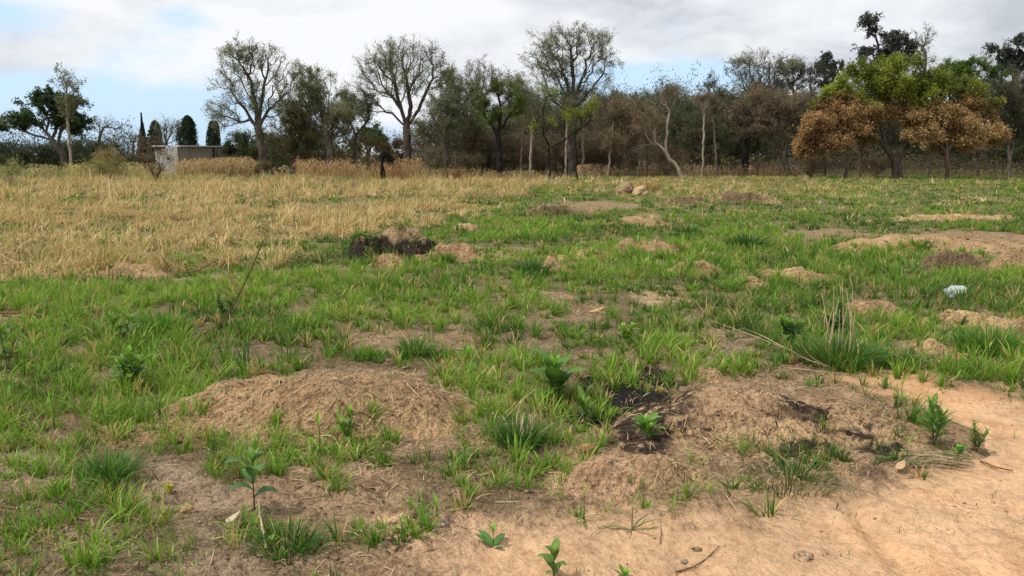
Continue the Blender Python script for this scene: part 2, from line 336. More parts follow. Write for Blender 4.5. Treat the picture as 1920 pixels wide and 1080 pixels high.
# ------------------------------------------------------------------ mounds
MC = dict(brown=([.56, .37, .20], [.42, .275, .15]), strawy=([.58, .39, .22], [.36, .24, .14]), pink=([.56, .36, .22], [.45, .27, .15]),
          burnt=([.42, .29, .165], [.05, .038, .03]), straw=([.60, .42, .21], [.38, .26, .13]))
names = dict(brown='earth_mound', strawy='straw_covered_mound', pink='clay_lump', burnt='burnt_earth_mound', straw='straw_heap')
for i, m in enumerate(MOUND):
    n = 230 if m.get('big') else 90
    ra = np.linspace(-1.45, 1.45, n)
    if m['a'] > 1: ra = np.linspace(-1.45, 1.45, int(n * 1.6))
    u, v = np.meshgrid(ra, ra); x = m['x'] + u.ravel() * m['a']; y = m['y'] + v.ravel() * m['b']
    h, q = mound_z(m, x, y)
    fs = 1 if i > 7 else 1
    rough = np.clip(h / m['h'] * 3, 0, 1)
    amp = dict(brown=.016, strawy=.035, pink=.045, burnt=.07, straw=.04)[m['k']] * (1 if m['h'] < .25 else 1.4) * (1.0 if m.get('big') else 1.7)
    h2 = h + rough * amp * fbm(x, y, 9 if m.get('big') else 5, 5, 90 + i, .62)
    if m['label'].startswith('hollowed'):                                   # the charred hollow in the front face
        hx, hy = m['x'] - .12, m['y'] - .34
        e = np.exp(-((np.abs(x - hx) / .40) ** 4 + (np.abs(y - hy) / .26) ** 4)); h2 -= e * .36 * (1 + .5 * fbm(x, y, 6, 3, 8))
        h2 = np.where(h > 0.02, np.maximum(h2, .01 + .05 * rough), h2)
    zz = gsurf(x, y) + h2
    keep = (q < 1.22).reshape(len(ra), len(ra)); L = len(ra)
    id_ = np.arange(L * L).reshape(L, L); kf = keep[:-1, :-1] & keep[1:, 1:] & keep[:-1, 1:] & keep[1:, :-1]
    F = np.stack([id_[:-1, :-1][kf], id_[:-1, 1:][kf], id_[1:, 1:][kf], id_[1:, :-1][kf]], -1)
    used = np.unique(F); rem = np.zeros(L * L, np.int32); rem[used] = np.arange(len(used)); F = rem[F]
    x, y, zz, h, q, h2 = x[used], y[used], zz[used], h[used], q[used], h2[used]
    ca, cb = map(np.array, MC[m['k']])
    t = sst(-.35, .45, fbm(x, y, 3 if m['b'] < .8 else 2, 4, 120 + i))
    if m['k'] == 'burnt':
        t = np.maximum(sst(-.05, .35, fbm(x, y, 2.4, 4, 120 + i)) * .85, np.exp(-(((x - m['x'] + .1 * m['a']) / (m['a'] * .6)) ** 2 + ((y - m['y'] + m['b'] * .55) / (m['b'] * .6)) ** 2)) * (1.3 + .8 * fbm(x, y, 6, 3, 5)))
        t = np.clip(t, 0, 1) * (1 if i == 5 else .62)
        if i == 5: t = np.clip(1.3 * sst(.36, .24, h2 + .12 * fbm(x, y, 4, 3, 71)) * (y < m['y'] + .1) * 1.0 + sst(.1, .4, fbm(x, y, 7, 3, 77)) * .8, 0, 1)
    col = ca + (cb - ca) * t[:, None]
    if m['k'] == 'strawy' and m['a'] > .8:
        X, Y = plan(x, y)
        ch = np.zeros_like(x)
        for (cx, cy, rx, ry) in ((1205, 790, 100, 72), (1270, 765, 70, 22), (1350, 765, 70, 14), (1290, 815, 50, 14), (1480, 805, 60, 13), (1510, 850, 55, 10), (1620, 825, 40, 10), (1590, 740, 40, 10), (1660, 850, 50, 10), (1430, 780, 50, 10)):
            ch = np.maximum(ch, ell(X, Y, cx, cy, rx, ry, fbm(x, y, 7, 5, 33, .7) * 1.1))
        col = col + (np.array([.05, .038, .032]) - col) * (ch * .95 * sst(-.45, -.05, fbm(x, y, 22, 3, 34)))[:, None]
        pk = ell(X, Y, 1390, 800, 90, 50, fbm(x, y, 4, 3, 35)); col = col + (np.array([.52, .34, .20]) - col) * (pk * .7)[:, None]
    if m['k'] == 'brown' and m['a'] > 1 and m.get('big'):
        X, Y = plan(x, y)
        ch = np.maximum(ell(X, Y, 745, 845, 45, 16, fbm(x, y, 6, 4, 33) * .9), ell(X, Y, 830, 870, 80, 14, fbm(x, y, 6, 4, 34) * .9) * .5)
        col = col + (np.array([.05, .038, .03]) - col) * (ch * .9)[:, None]
    me = mesh(names[m['k']], np.stack([x - m['x'], y - m['y'], zz], -1), F, col, [M['clod']], smooth=True)
    o = obj(names[m['k']], me, loc=(m['x'], m['y'], 0)); tag(o, m['label'], 'mound' if m['k'] != 'straw' else 'straw heap', 'low heaps of earth and straw across the field')

# ------------------------------------------------------------------ rocks, bag
def rock(name, px, py, s, col, label, cat='rock', grp=None, seed=0, d=None, flat=.7, zo=0, angular=.3):
    import bmesh
    bm = bmesh.new(); bmesh.ops.create_icosphere(bm, subdivisions=4, radius=1)
    V = np.array([v.co[:] for v in bm.verts]); Fx = np.array([[v.index for v in f.verts] for f in bm.faces]); bm.free()
    r = 1 + angular * (fbm(V[:, 0] + V[:, 2] * .7, V[:, 1] - V[:, 2] * .9, 1.2, 4, seed) + .5 * fbm(V[:, 2] + 5, V[:, 0] + V[:, 1], 1.6, 4, seed + 3))
    V = V * r[:, None] * np.array(s); V[:, 2] = np.maximum(V[:, 2], -s[2] * .6)
    x, y = gnd(px, py) if d is None else (at(px, py, d)[0], d)
    c = np.array(col) * (1 + .3 * fbm(V[:, 0] / s[0], V[:, 1] / s[0] + V[:, 2] / s[2], 2, 3, seed + 9))[:, None]
    o = obj(name, mesh(name, V, Fx, c, [M['clod']], smooth=True), loc=(x, y, gz(x, y) + s[2] * .35 + zo))
    o.rotation_euler.z = seed * 1.3
    return tag(o, label, cat, grp)
rock('termite_lump', 1100, 322, (.85, .6, .72), (.50, .30, .15), 'rounded orange termite mound at the foot of the trees behind the burnt saplings', 'termite mound', 'rounded mounds at the wood edge', 5, d=62, angular=.2)
rock('termite_lump', 1405, 322, (.9, .6, .55), (.42, .26, .14), 'orange brown mound in front of the slab fence near the dark trunk', 'termite mound', 'rounded mounds at the wood edge', 8, d=62, angular=.35)
rock('field_boulder', 1173, 362, (.46, .4, .38), (.36, .26, .15), 'rough brown boulder like clod in the far grass, taller of two', 'boulder', 'pair of clods in the far grass', 11, angular=.45)
rock('field_boulder', 1201, 365, (.36, .3, .26), (.58, .42, .24), 'pale yellowish clod in the far grass, lower of two', 'boulder', 'pair of clods in the far grass', 13, angular=.5)
rock('field_stone', 1585, 680, (.062, .05, .045), (.30, .20, .10), 'round brown stone at the foot of the big stalky tuft', 'stone', None, 3)
rock('field_stone', 350, 968, (.042, .03, .022), (.62, .42, .22), 'flat yellow stone on bare soil in the lower left', 'stone', None, 4)
rock('field_stone', 1396, 372, (.2, .15, .12), (.6, .5, .36), 'pale stone on top of a dark far earth heap', 'stone', None, 6)
rock('field_stone', 1240, 717, (.05, .04, .03), (.45, .3, .18), 'small tan stone above the charred pit', 'stone', None, 16)
rock('field_stone', 1100, 853, (.055, .04, .03), (.58, .30, .18), 'reddish stone on top of the pinkish clay lump', 'stone', None, 17)
rock('field_stone', 1795, 858, (.035, .025, .018), (.55, .36, .22), 'small flat stone right of the straw litter on the track', 'stone', None, 18)
rock('field_stone', 828, 985, (.03, .022, .018), (.55, .45, .36), 'pale grey pebble beside the sandy edge left of centre', 'stone', None, 19)
rock('field_stone', 1508, 1035, (.05, .04, .012), (.6, .42, .26), 'low worn stone in the middle of the sandy track', 'stone', None, 20)
rock('field_stone', 1885, 597, (.09, .06, .045), (.24, .17, .10), 'brown stone lying on the straw bank near the right edge', 'stone', None, 21)
mb, tb = newmat('white_plastic'); p = N(tb, 'ShaderNodeBsdfPrincipled'); p.inputs['Base Color'].default_value = (.58, .64, .68, 1); p.inputs['Roughness'].default_value = .38
nb = tnoise(tb, 22, 5, .6); bb = N(tb, 'ShaderNodeBump'); bb.inputs['Strength'].default_value = .8; bb.inputs['Distance'].default_value = .03; tb.links.new(nb.outputs[0], bb.inputs['Height']); tb.links.new(bb.outputs[0], p.inputs['Normal'])
oo = N(tb, 'ShaderNodeOutputMaterial'); tb.links.new(p.outputs[0], oo.inputs[0])
bag = rock('plastic_bag', 1790, 546, (.135, .11, .075), (.8, .85, .9), 'crumpled white plastic bag lying in green grass at right', 'bag', None, 23, angular=.8, zo=.03)
bag.data.materials[0] = mb
# dead leaf scraps, folded thin sheets with thickness
def scrap(px, py, L, W, col, label, rot):
    x, y = gnd(px, py); t = np.linspace(0, 1, 7); V = []; 
    for s in (0, .004):
        for k in t:
            wdt = W * math.sin(math.pi * min(max(k, .06), .97)) ** .7
            V += [(k * L, -wdt, .012 + s + .035 * k * k), (k * L, 0, .004 + s + .03 * k * k), (k * L, wdt, .018 + s + .03 * k * k)]
    Fq = []
    for s in (0, 21):
        for k in range(6):
            a = s + k * 3
            Fq += [(a, a + 1, a + 4, a + 3), (a + 1, a + 2, a + 5, a + 4)]
    V = np.array(V); o = obj('dead_leaf', mesh('dead_leaf', V, Fq, np.tile(col, (len(V), 1)), [M['dry']], smooth=True), loc=(x, y, gz(x, y) + .012)); o.rotation_euler = (.1, -.1, rot)
    tag(o, label, 'dead leaf')
scrap(1680, 880, .055, .022, (.62, .44, .28), 'pale pinkish leaf scrap on the track under the straw litter', .3)
scrap(425, 998, .065, .022, (.62, .55, .40), 'cream coloured dead leaf beside the seedling in the lower left', .2)
scrap(1105, 583, .16, .035, (.60, .40, .18), 'tan curled dead leaf lying in grass right of centre', -.1)

# ------------------------------------------------------------------ grass
def blades(P, h, az, lean, w, col, S=3, droop=.25, tipc=None):
    """P roots (n,3). Returns verts, tris, colours of curved tapering blades."""
    n = len(P); T = np.linspace(0, 1, S + 1)
    dh = np.stack([np.cos(az), np.sin(az), 0 * az], -1)
    sa = az + np.pi / 2 + rng.normal(0, .7, n); sd = np.stack([np.cos(sa), np.sin(sa), 0 * az], -1)
    V = np.empty((n, 2 * S + 1, 3), np.float32); K = np.empty((n, 2 * S + 1, 3), np.float32)
    kink = rng.normal(0, .08, (n, 3)) * np.array([1, 1, 0])
    for i, t in enumerate(T):
        c = P + dh * (lean * h * (.25 * t + .75 * t ** 1.8))[:, None] + kink * (h * t * (1 - t))[:, None]
        c[:, 2] += h * (t * np.sqrt(np.maximum(1 - .5 * lean ** 2 * t, .08)) - droop * lean * t ** 2.4)
        wd = w * (1.0 if i == 0 else (1 - t ** 1.6) + .15)
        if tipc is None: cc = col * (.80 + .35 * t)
        else: cc = col + (tipc - col) * (t ** 2)
        if i < S:
            V[:, 2 * i] = c - sd * (wd / 2)[:, None]; V[:, 2 * i + 1] = c + sd * (wd / 2)[:, None]; K[:, 2 * i] = cc; K[:, 2 * i + 1] = cc
        else: V[:, 2 * S] = c; K[:, 2 * S] = cc
    f = []
    for i in range(S - 1):
        a = 2 * i; f += [(a, a + 1, a + 3), (a, a + 3, a + 2)]
    f.append((2 * S - 2, 2 * S - 1, 2 * S))
    F = (np.arange(n)[:, None, None] * (2 * S + 1) + np.array(f)[None]).reshape(-1, 3)
    return V.reshape(-1, 3), F, K.reshape(-1, 3)
class Acc:
    def __init__(s): s.V = []; s.F = []; s.K = []; s.n = 0; s.f = []
    def add(s, V, F, K, m=0):
        s.V.append(V); s.F.append(F + s.n); s.K.append(K); s.n += len(V); s.f.append(np.full(len(F), m))
    def build(s, name, mats, smooth=False):
        return mesh(name, np.concatenate(s.V), np.concatenate(s.F), np.concatenate(s.K), mats, np.concatenate(s.f) if len(mats) > 1 else None, smooth)
def scatter(y0, y1, dens, margin=.78):
    A = margin * (y1 ** 2 - y0 ** 2) + 2 * (y1 - y0); n = int(A * dens)
    y = np.sqrt(rng.uniform(y0 ** 2, y1 ** 2, n)); x = rng.uniform(-1, 1, n) * (y * margin + 1.0)
    return x, y
# map spots where the green grass stands thick (+) in the foreground
LUSH = [(90, 760, 170, 90, 1), (60, 650, 110, 60, 1), (240, 640, 160, 60, 1), (310, 715, 140, 60, 1), (240, 820, 160, 50, 1), (350, 830, 60, 36, 1), (460, 670, 130, 50, .9), (560, 650, 90, 40, .8), (150, 560, 160, 40, 1), (420, 560, 130, 40, .8),
 (210, 950, 90, 50, .8), (50, 960, 100, 46, .8), (120, 1045, 130, 40, .85), (330, 1050, 70, 30, .6), (640, 905, 60, 36, .6), (560, 850, 80, 34, .85), (690, 1010, 50, 26, .5), (60, 870, 120, 40, .9), (470, 880, 90, 42, .8), (190, 1040, 100, 40, .8), (520, 1020, 110, 36, .6), (680, 850, 60, 50, .6), (940, 700, 120, 48, 1), (1000, 880, 110, 60, .9), (960, 800, 90, 60, .8), (1060, 760, 90, 60, .7), (900, 900, 60, 40, .5),
 (1250, 640, 80, 50, .8), (1230, 700, 120, 24, .8), (1600, 630, 150, 56, 1), (1780, 670, 170, 42, 1), (1880, 650, 80, 60, 1), (1530, 880, 80, 36, .35), (1740, 800, 60, 50, .5), (1450, 560, 150, 60, .7), (1650, 500, 200, 40, .8),
 (1250, 490, 230, 34, .9), (980, 430, 130, 26, .8), (1400, 460, 160, 30, .8), (820, 560, 220, 50, .5), (650, 510, 200, 36, .6), (1820, 540, 170, 40, .9), (760, 1010, 50, 30, .35), (1400, 880, 70, 30, .3), (830, 960, 60, 26, .3), (1350,690,60,20,.8)]
def green_density(x, y):
    X, Y, nz, sand, k, dry = masks(x, y)
    n = fbm(x, y, 1.3, 4, 200)
    d = .92 + .8 * n + .35 * fbm(x, y, 3.5, 3, 201)
    l = np.zeros_like(x)
    for (cx, cy, rx, ry, st) in LUSH: l = np.maximum(l, st * ell(X, Y, cx, cy, rx, ry, nz * .8))
    d = d + l * .9
    bare = np.maximum.reduce([k[0], k[1] * .9, k[2], k[3], k[4]])
    d = d - bare * np.where(l > .3, .35, 1.05)
    low = sst(820, 900, Y) * (X < 1000)
    d = np.where(l > .3, np.maximum(d - low * .1, .75 * l), d - low * .42)
    d = d * (1 - np.clip(sand * 1.25, 0, 1) * np.where(l > .25, .75, 1.0))
    d = d * (1 - dry * np.where(fbm(x, y, .55, 3, 300) > .24, .45, .95))
    return np.clip(d, 0, 1), l, X, Y, nz, dry, sand, bare
G1, G2, G3 = np.array([.12, .245, .026]), np.array([.21, .345, .046]), np.array([.06, .13, .026])
TAN, TAN2 = np.array([.60, .43, .20]), np.array([.74, .57, .31])
def inmound(x, y, kinds=None):
    o = np.zeros(len(x))
    for m in MOUND:
        sel = (np.abs(x - m['x']) < m['a'] * 1.3) & (np.abs(y - m['y']) < m['b'] * 1.3)
        if sel.any():
            h, q = mound_z(m, x[sel], y[sel]); o[sel] = np.maximum(o[sel], 1 - sst(.38, .82, q))
    return o
def green_grass():
    acc = Acc()
    for (y0, y1, dens, nb, S, ws, hs) in ((2.3, 5.5, 165, 20, 4, 1.2, 1), (5.5, 11, 115, 18, 3, 1.7, 1.1), (11, 22, 60, 16, 3, 2.5, 1.15), (22, 62, 14, 14, 2, 4.5, 1.2)):
        x, y = scatter(y0, y1, dens)
        d, l, X, Y, nz, dry, sand, bare = green_density(x, y)
        # tufts gather into clumps
        cl = sst(-.35, .15, fbm(x, y, 4.5 if y1 < 12 else 2.5, 3, 210)); d = d * (.3 + .7 * cl) * np.where(y < 8, 1, 1.0)
        d = d * (1 - .97 * inmound(x, y))
        d = d * (.72 + .28 * sst(-.30, -.02, fbm(x, y, 2.2, 3, 212)))
        keep = rng.random(len(x)) < d; x, y, l, d, X, Y, dry = x[keep], y[keep], l[keep], d[keep], X[keep], Y[keep], dry[keep]
        n = len(x)
        th = (.054 + .09 * rng.random(n) + .055 * l + .05 * np.maximum(0, fbm(x, y, 1.0, 3, 220)) + .05 * (rng.random(n) < .06)) * hs
        th *= np.where(y < 4.5, .85, 1)
        tc = rng.random(n)
        cn = fbm(x, y, .7, 3, 230) + .5 * fbm(x, y, 3.1, 2, 231)
        bright = np.clip(.45 * l + .4 + .8 * cn + rng.normal(0, .22, n), 0, 1)
        tan = (rng.random(n) < (.08 + .05 * sst(12, 30, y)))
        tcol = G3 + (G1 - G3) * np.clip(bright * 2, 0, 1)[:, None] + (G2 - G1) * np.clip(bright * 2 - 1, 0, 1)[:, None]
        farT = np.clip(sst(28, 46, y) * .22 * (.5 + 1.6 * fbm(x, y, .25, 3, 240)) + ell(X, Y, 1330, 352, 230, 24, 0) * .45, 0, .75)
        tcol = tcol + (np.array([.34, .29, .12]) - tcol) * farT[:, None]
        wide = (rng.random(n) < .45)
        ID = np.repeat(np.arange(n), nb); m = len(ID)
        az = rng.uniform(0, 2 * np.pi, m); rr = np.abs(rng.normal(0, .028, m)) * (1 + .9 * (y0 > 10)) * (1 + 1.2 * (y0 > 20))
        px = x[ID] + np.cos(az) * rr; py = y[ID] + np.sin(az) * rr
        az = az + rng.normal(0, .5, m)
        P = np.stack([px, py, surf_z(px, py) - .012], -1)
        h = th[ID] * rng.uniform(.45, 1.25, m); lean = np.clip(.2 + rr * 10 / (1 + .9 * (y0 > 10)) / (1 + 1.2 * (y0 > 20)) + rng.normal(.15, .25, m), .02, 1.1)
        wd = np.where(wide[ID], .0085, .0036) * rng.uniform(.6, 1.2, m) * ws
        col = tcol[ID] * rng.uniform(.7, 1.35, m)[:, None]
        tn = (rng.random(m) < .075) | (tan[ID] & (rng.random(m) < .7))
        col = np.where(tn[:, None], TAN * rng.uniform(.6, 1.1, m)[:, None], col)
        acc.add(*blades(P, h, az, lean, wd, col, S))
    # short creeping ground cover between the tufts, near part
    for (y0, y1, dens, ws) in ((2.3, 7, 1500, 1.2), (7, 14, 700, 2), (14, 30, 150, 3.6)):
        x, y = scatter(y0, y1, dens); d, l, X, Y, nz, dry, sand, bare = green_density(x, y)
        d = np.clip(d + .1 - .3 * bare, 0, 1) * sst(-.3, .3, fbm(x, y, 3, 3, 250)) * (1 - inmound(x, y) * .95)
        keep = rng.random(len(x)) < d; x, y = x[keep], y[keep]; n = len(x)
        P = np.stack([x, y, surf_z(x, y) - .004], -1)
        col = (G3 * 1.15 + (G2 - G3) * rng.random((n, 1)) * .5 + np.array([.02, .01, .02])); tn = rng.random(n) < .22
        col = np.where(tn[:, None], TAN * .8, col)
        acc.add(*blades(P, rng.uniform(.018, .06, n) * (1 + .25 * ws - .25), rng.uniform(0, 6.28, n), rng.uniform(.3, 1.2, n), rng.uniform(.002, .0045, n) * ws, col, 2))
    o = obj('green_grass', acc.build('green_grass', [M['grass']])); tag(o, 'uneven green grass tufts spread over the whole field', 'grass', kind='stuff')
green_grass()
def dry_grass():
    acc = Acc()
    for (y0, y1, dens, nb, S, ws) in ((7, 14, 50, 20, 4, 2.4), (14, 26, 28, 20, 3, 3.4), (26, 58, 8, 16, 2, 5.5)):
        x, y = scatter(y0, y1, dens); X, Y, nz, sand, k, dry = masks(x, y)
        band = ell(X, Y, 1330, 350, 330, 26, nz * .5) * .30 + .05 * (Y < 420) + ell(X, Y, 1500, 345, 500, 14, 0) * .12
        hole = sst(.18, .36, fbm(x, y, .55, 3, 300)) * .85
        dd = np.maximum(dry * (.98 - hole), band) * (1 - inmound(x, y))
        dd = dd * sst(-.3, .05, fbm(x, y, 1.8, 3, 305) + .12)
        keep = rng.random(len(x)) < dd; x, y, dry = x[keep], y[keep], dry[keep]; n = len(x)
        th = (.12 + .26 * rng.random(n) ** 1.4) * (1.15 if y0 < 14 else 1) * np.clip(1 + 1.5 * fbm(x, y, .9, 3, 310), .45, 2) * (.55 + .45 * dry) * (1 + .25 * (y0 > 20))
        ca = fbm(x, y, .5, 3, 320) * 3 + rng.normal(0, .6, n)                    # tangled lie of each clump
        tcol = TAN + (TAN2 - TAN) * rng.random((n, 1)) + np.array([-.10, -.04, -.05]) * np.clip(fbm(x, y, .8, 3, 330) + .15, 0, 1)[:, None]
        tcol = tcol + (np.array([.36, .29, .13]) - tcol) * (np.clip(-.05 + .9 * fbm(x, y, .35, 3, 340), 0, .6))[:, None]
        ID = np.repeat(np.arange(n), nb); m = len(ID)
        az = rng.uniform(0, 2 * np.pi, m); rr = np.abs(rng.normal(0, .07, m)) * (1 + .5 * (y0 > 20))
        px = x[ID] + np.cos(az) * rr; py = y[ID] + np.sin(az) * rr
        az = np.where(rng.random(m) < .55, ca[ID] + rng.normal(0, .6, m), az)
        P = np.stack([px, py, surf_z(px, py) - .012], -1)
        h = th[ID] * rng.uniform(.4, 1.5, m); lean = np.clip(rng.normal(.85, .45, m), .05, 1.7)
        col = tcol[ID] * rng.uniform(.6, 1.2, m)[:, None]
        gr = rng.random(m) < .09; col = np.where(gr[:, None], G1 * 1.1, col)
        acc.add(*blades(P, h, az, lean, rng.uniform(.0035, .007, m) * ws, col, S, droop=.45, tipc=col * 1.15))
    # fresh green blades and rank dark weeds in the hollows between the dry clumps
    x, y = scatter(7, 45, 26); X, Y, nz, sand, k, dry = masks(x, y); kp = rng.random(len(x)) < dry * (1 - sst(-.35, .0, fbm(x, y, 1.8, 3, 305) + .12)) * .8; x, y = x[kp], y[kp]; n = len(x); nb = 9
    ID = np.repeat(np.arange(n), nb); m = len(ID); qx = x[ID] + rng.normal(0, .05, m); qy = y[ID] + rng.normal(0, .05, m); P = np.stack([qx, qy, surf_z(qx, qy) - .01], -1)
    acc.add(*blades(P, rng.uniform(.04, .14, m), rng.uniform(0, 6.28, m), rng.uniform(.1, .9, m), rng.uniform(.006, .012, m) * np.clip(qy / 12, 1, 3.5), (G3 + (G1 - G3) * rng.random((m, 1))), 2))
    o = obj('dry_grass', acc.build('dry_grass', [M['dry']])); tag(o, 'dense straw coloured dry grass on the left side of the field', 'dry grass', kind='stuff')
dry_grass()
def tall_grass():
    acc = Acc()
    # strips along the wood edge: map x range, distance range, height, number of stems, colour
    for (xa, xb, d0, d1, hh, cnt, col) in ((560, 790, 50, 58, 1.35, 4200, (.40, .25, .13)), (780, 1000, 50, 58, .8, 2500, (.32, .22, .12)), (130, 310, 50, 58, 1.15, 2400, (.42, .33, .15)), (338, 480, 52, 60, 1.3, 6000, (.40, .26, .15)), (0, 140, 48, 56, .9, 1500, (.33, .30, .13)),
                                  (1090, 1500, 58, 62, .9, 3500, (.34, .22, .15)), (1480, 1960, 60, 64, .6, 2500, (.25, .19, .12)), (990, 1120, 56, 60, .5, 900, (.3, .25, .14)), (1190, 1235, 36, 38, .55, 260, (.45, .30, .13)), (220, 700, 44, 50, .5, 2500, (.26, .25, .10))):
        pxs = rng.uniform(xa, xb, cnt); y = rng.uniform(d0, d1, cnt); x = (pxs - 960) / FPX * y * 1.0
        cl = fbm(x, y, .5, 3, 400); kp = rng.random(cnt) < .6 + cl; x, y, cl = x[kp], y[kp], cl[kp]; n = len(x)
        P = np.stack([x, y, ground_z(x, y) - .02], -1)
        h = hh * rng.uniform(.45, 1.1, n) * (1 + .5 * cl); az = rng.uniform(0, 6.28, n)
        c = np.array(col) * rng.uniform(.6, 1.35, n)[:, None] * np.array([1, 1 + .15 * rng.random(), 1])
        acc.add(*blades(P, h, az, np.clip(rng.normal(.35, .25, n), 0, 1), rng.uniform(.012, .03, n), c, 3, droop=.5))
        # drooping seed heads and basal leaves
        s = rng.random(n) < .7; top = P[s] + np.stack([np.cos(az[s]) * .1 * h[s], np.sin(az[s]) * .1 * h[s], h[s] * .75], -1)
        acc.add(*blades(top, h[s] * .28, az[s] + rng.normal(0, .5, s.sum()), rng.uniform(.6, 1.4, s.sum()), rng.uniform(.03, .06, s.sum()), c[s] * 1.15, 2, droop=.8))
    o = obj('tall_dry_grass', acc.build('tall_dry_grass', [M['dry']])); tag(o, 'tall reddish dry grass standing along the foot of the trees', 'tall grass', kind='stuff')
tall_grass()
def straw():
    acc = Acc()
    for (y0, y1, dens, ws) in ((2.3, 6, 1100, 1), (6, 12, 420, 1.6), (12, 26, 90, 2.8)):
        x, y = scatter(y0, y1, dens); d, l, X, Y, nz, dry, sand, bare = green_density(x, y)
        im = inmound(x, y); big = ell(X, Y, 1400, 800, 320, 130, nz * .4) * (im + .4)
        pr = np.clip(.14 + .4 * bare + .8 * im + .8 * big - .75 * np.clip(sand - big, 0, 1) + .5 * ell(X, Y, 1270, 950, 200, 40, nz), 0.015, 1) * sst(-.4, .3, fbm(x, y, 3, 3, 500))
        kp = rng.random(len(x)) < pr; x, y = x[kp], y[kp]; n = len(x); X, Y = plan(x, y)
        L = rng.gamma(2.2, .028, n); az = rng.uniform(0, 6.28, n)
        # lie along the surface: sample height at both ends
        ex = x + np.cos(az) * L; ey = y + np.sin(az) * L
        z0 = surf_z(x, y) + rng.uniform(.001, .012, n); z1 = surf_z(ex, ey) + rng.uniform(.001, .022, n)
        mx = (x + ex) / 2 + rng.normal(0, .12, n) * L; my = (y + ey) / 2 + rng.normal(0, .12, n) * L; z2 = np.maximum((z0 + z1) / 2, surf_z(mx, my)) + .006
        wd = rng.uniform(.0012, .0032, n) * ws; sx = -np.sin(az) * wd; sy = np.cos(az) * wd
        V = np.stack([np.stack([x - sx, y - sy, z0], -1), np.stack([x + sx, y + sy, z0], -1), np.stack([mx - sx, my - sy, z2], -1), np.stack([mx + sx, my + sy, z2 + wd * .6], -1), np.stack([ex, ey, z1], -1)], 1)
        Fb = np.array([(0, 1, 3), (0, 3, 2), (2, 3, 4)])
        c = (np.array([.62, .47, .27]) * rng.uniform(.35, 1.15, n)[:, None]); dk = rng.random(n) < .33; c[dk] = np.array([.16, .10, .06]) * rng.uniform(.5, 1.4, dk.sum())[:, None]
        chz = np.maximum(ell(X, Y, 1200, 780, 125, 75, fbm(x, y, 5, 3, 2)), ell(X, Y, 1490, 830, 110, 34, fbm(x, y, 5, 3, 2) * 1.5)) > .4; c[chz & (rng.random(n) < .75)] *= .12
        acc.add(V.reshape(-1, 3), (np.arange(n)[:, None, None] * 5 + Fb[None]).reshape(-1, 3), np.repeat(c, 5, 0))
    o = obj('straw_litter', acc.build('straw_litter', [M['dry']])); tag(o, 'dry straw and stem litter lying on the bare soil and mounds', 'straw litter', kind='stuff')
straw()
def clods():
    # small broken soil crumbs
    base = np.array([(0, 0, 1), (.9, 0, .1), (.2, .85, 0), (-.75, .5, .1), (-.7, -.6, 0), (.3, -.9, .1), (0, 0, -.6)])
    Fb = np.array([(0, 1, 2), (0, 2, 3), (0, 3, 4), (0, 4, 5), (0, 5, 1), (6, 2, 1), (6, 3, 2), (6, 4, 3), (6, 5, 4), (6, 1, 5)])
    acc = Acc()
    for (y0, y1, dens, sc) in ((2.3, 5.5, 620, .9), (5.5, 9, 120, 1.5), (9, 17, 60, 2.6)):
        x, y = scatter(y0, y1, dens); d, l, X, Y, nz, dry, sand, bare = green_density(x, y); im = inmound(x, y)
        edge = sand * (1 - sst(-.9, -.2, -np.abs(poly_sd(x, y, SAND) + .3)))
        pk = np.maximum(ell(X, Y, 1110, 890, 120, 60, nz), ell(X, Y, 1400, 810, 120, 60, nz)); pk = np.maximum(pk, ell(X, Y, 740, 990, 90, 40, nz))
        pr = np.clip(.10 * (1 - sand) + .5 * bare * (1 - sand) + .34 * sand + .45 * im + .9 * pk + .25 * ell(X, Y, 950, 1000, 300, 60, nz), 0, 1) * sst(-.2, .4, fbm(x, y, 2.4, 3, 600))
        kp = rng.random(len(x)) < pr; x, y, sand, pk = x[kp], y[kp], sand[kp], pk[kp]; n = len(x)
        s = np.minimum(rng.lognormal(-5.5, .7, n), .028) * sc * (1 + .7 * pk)
        c = soil_colour(x, y) * rng.uniform(.6, 1.3, n)[:, None]; lt = rng.random(n) < .12; c[lt] = np.array([.62, .50, .38]) * rng.uniform(.7, 1.1, (lt.sum(), 1))
        c = c + (np.array([.52, .34, .2]) - c) * (pk * .6)[:, None]
        th = rng.uniform(0, 6.28, n); B = base[None] * rng.uniform(.7, 1.3, (n, 7, 3)); ct, st = np.cos(th)[:, None], np.sin(th)[:, None]
        Bx = B[..., 0] * ct - B[..., 1] * st; By = B[..., 0] * st + B[..., 1] * ct
        V = np.stack([x[:, None] + Bx * s[:, None], y[:, None] + By * s[:, None], surf_z(x, y)[:, None] + B[..., 2] * s[:, None] * .6], -1)
        acc.add(V.reshape(-1, 3), (np.arange(n)[:, None, None] * 7 + Fb[None]).reshape(-1, 3), np.repeat(c, 7, 0))
    o = obj('soil_crumbs', acc.build('soil_crumbs', [M['clod']], True)); tag(o, 'loose crumbs and pebbles of tan soil on bare ground', 'soil crumbs', kind='stuff')
clods()

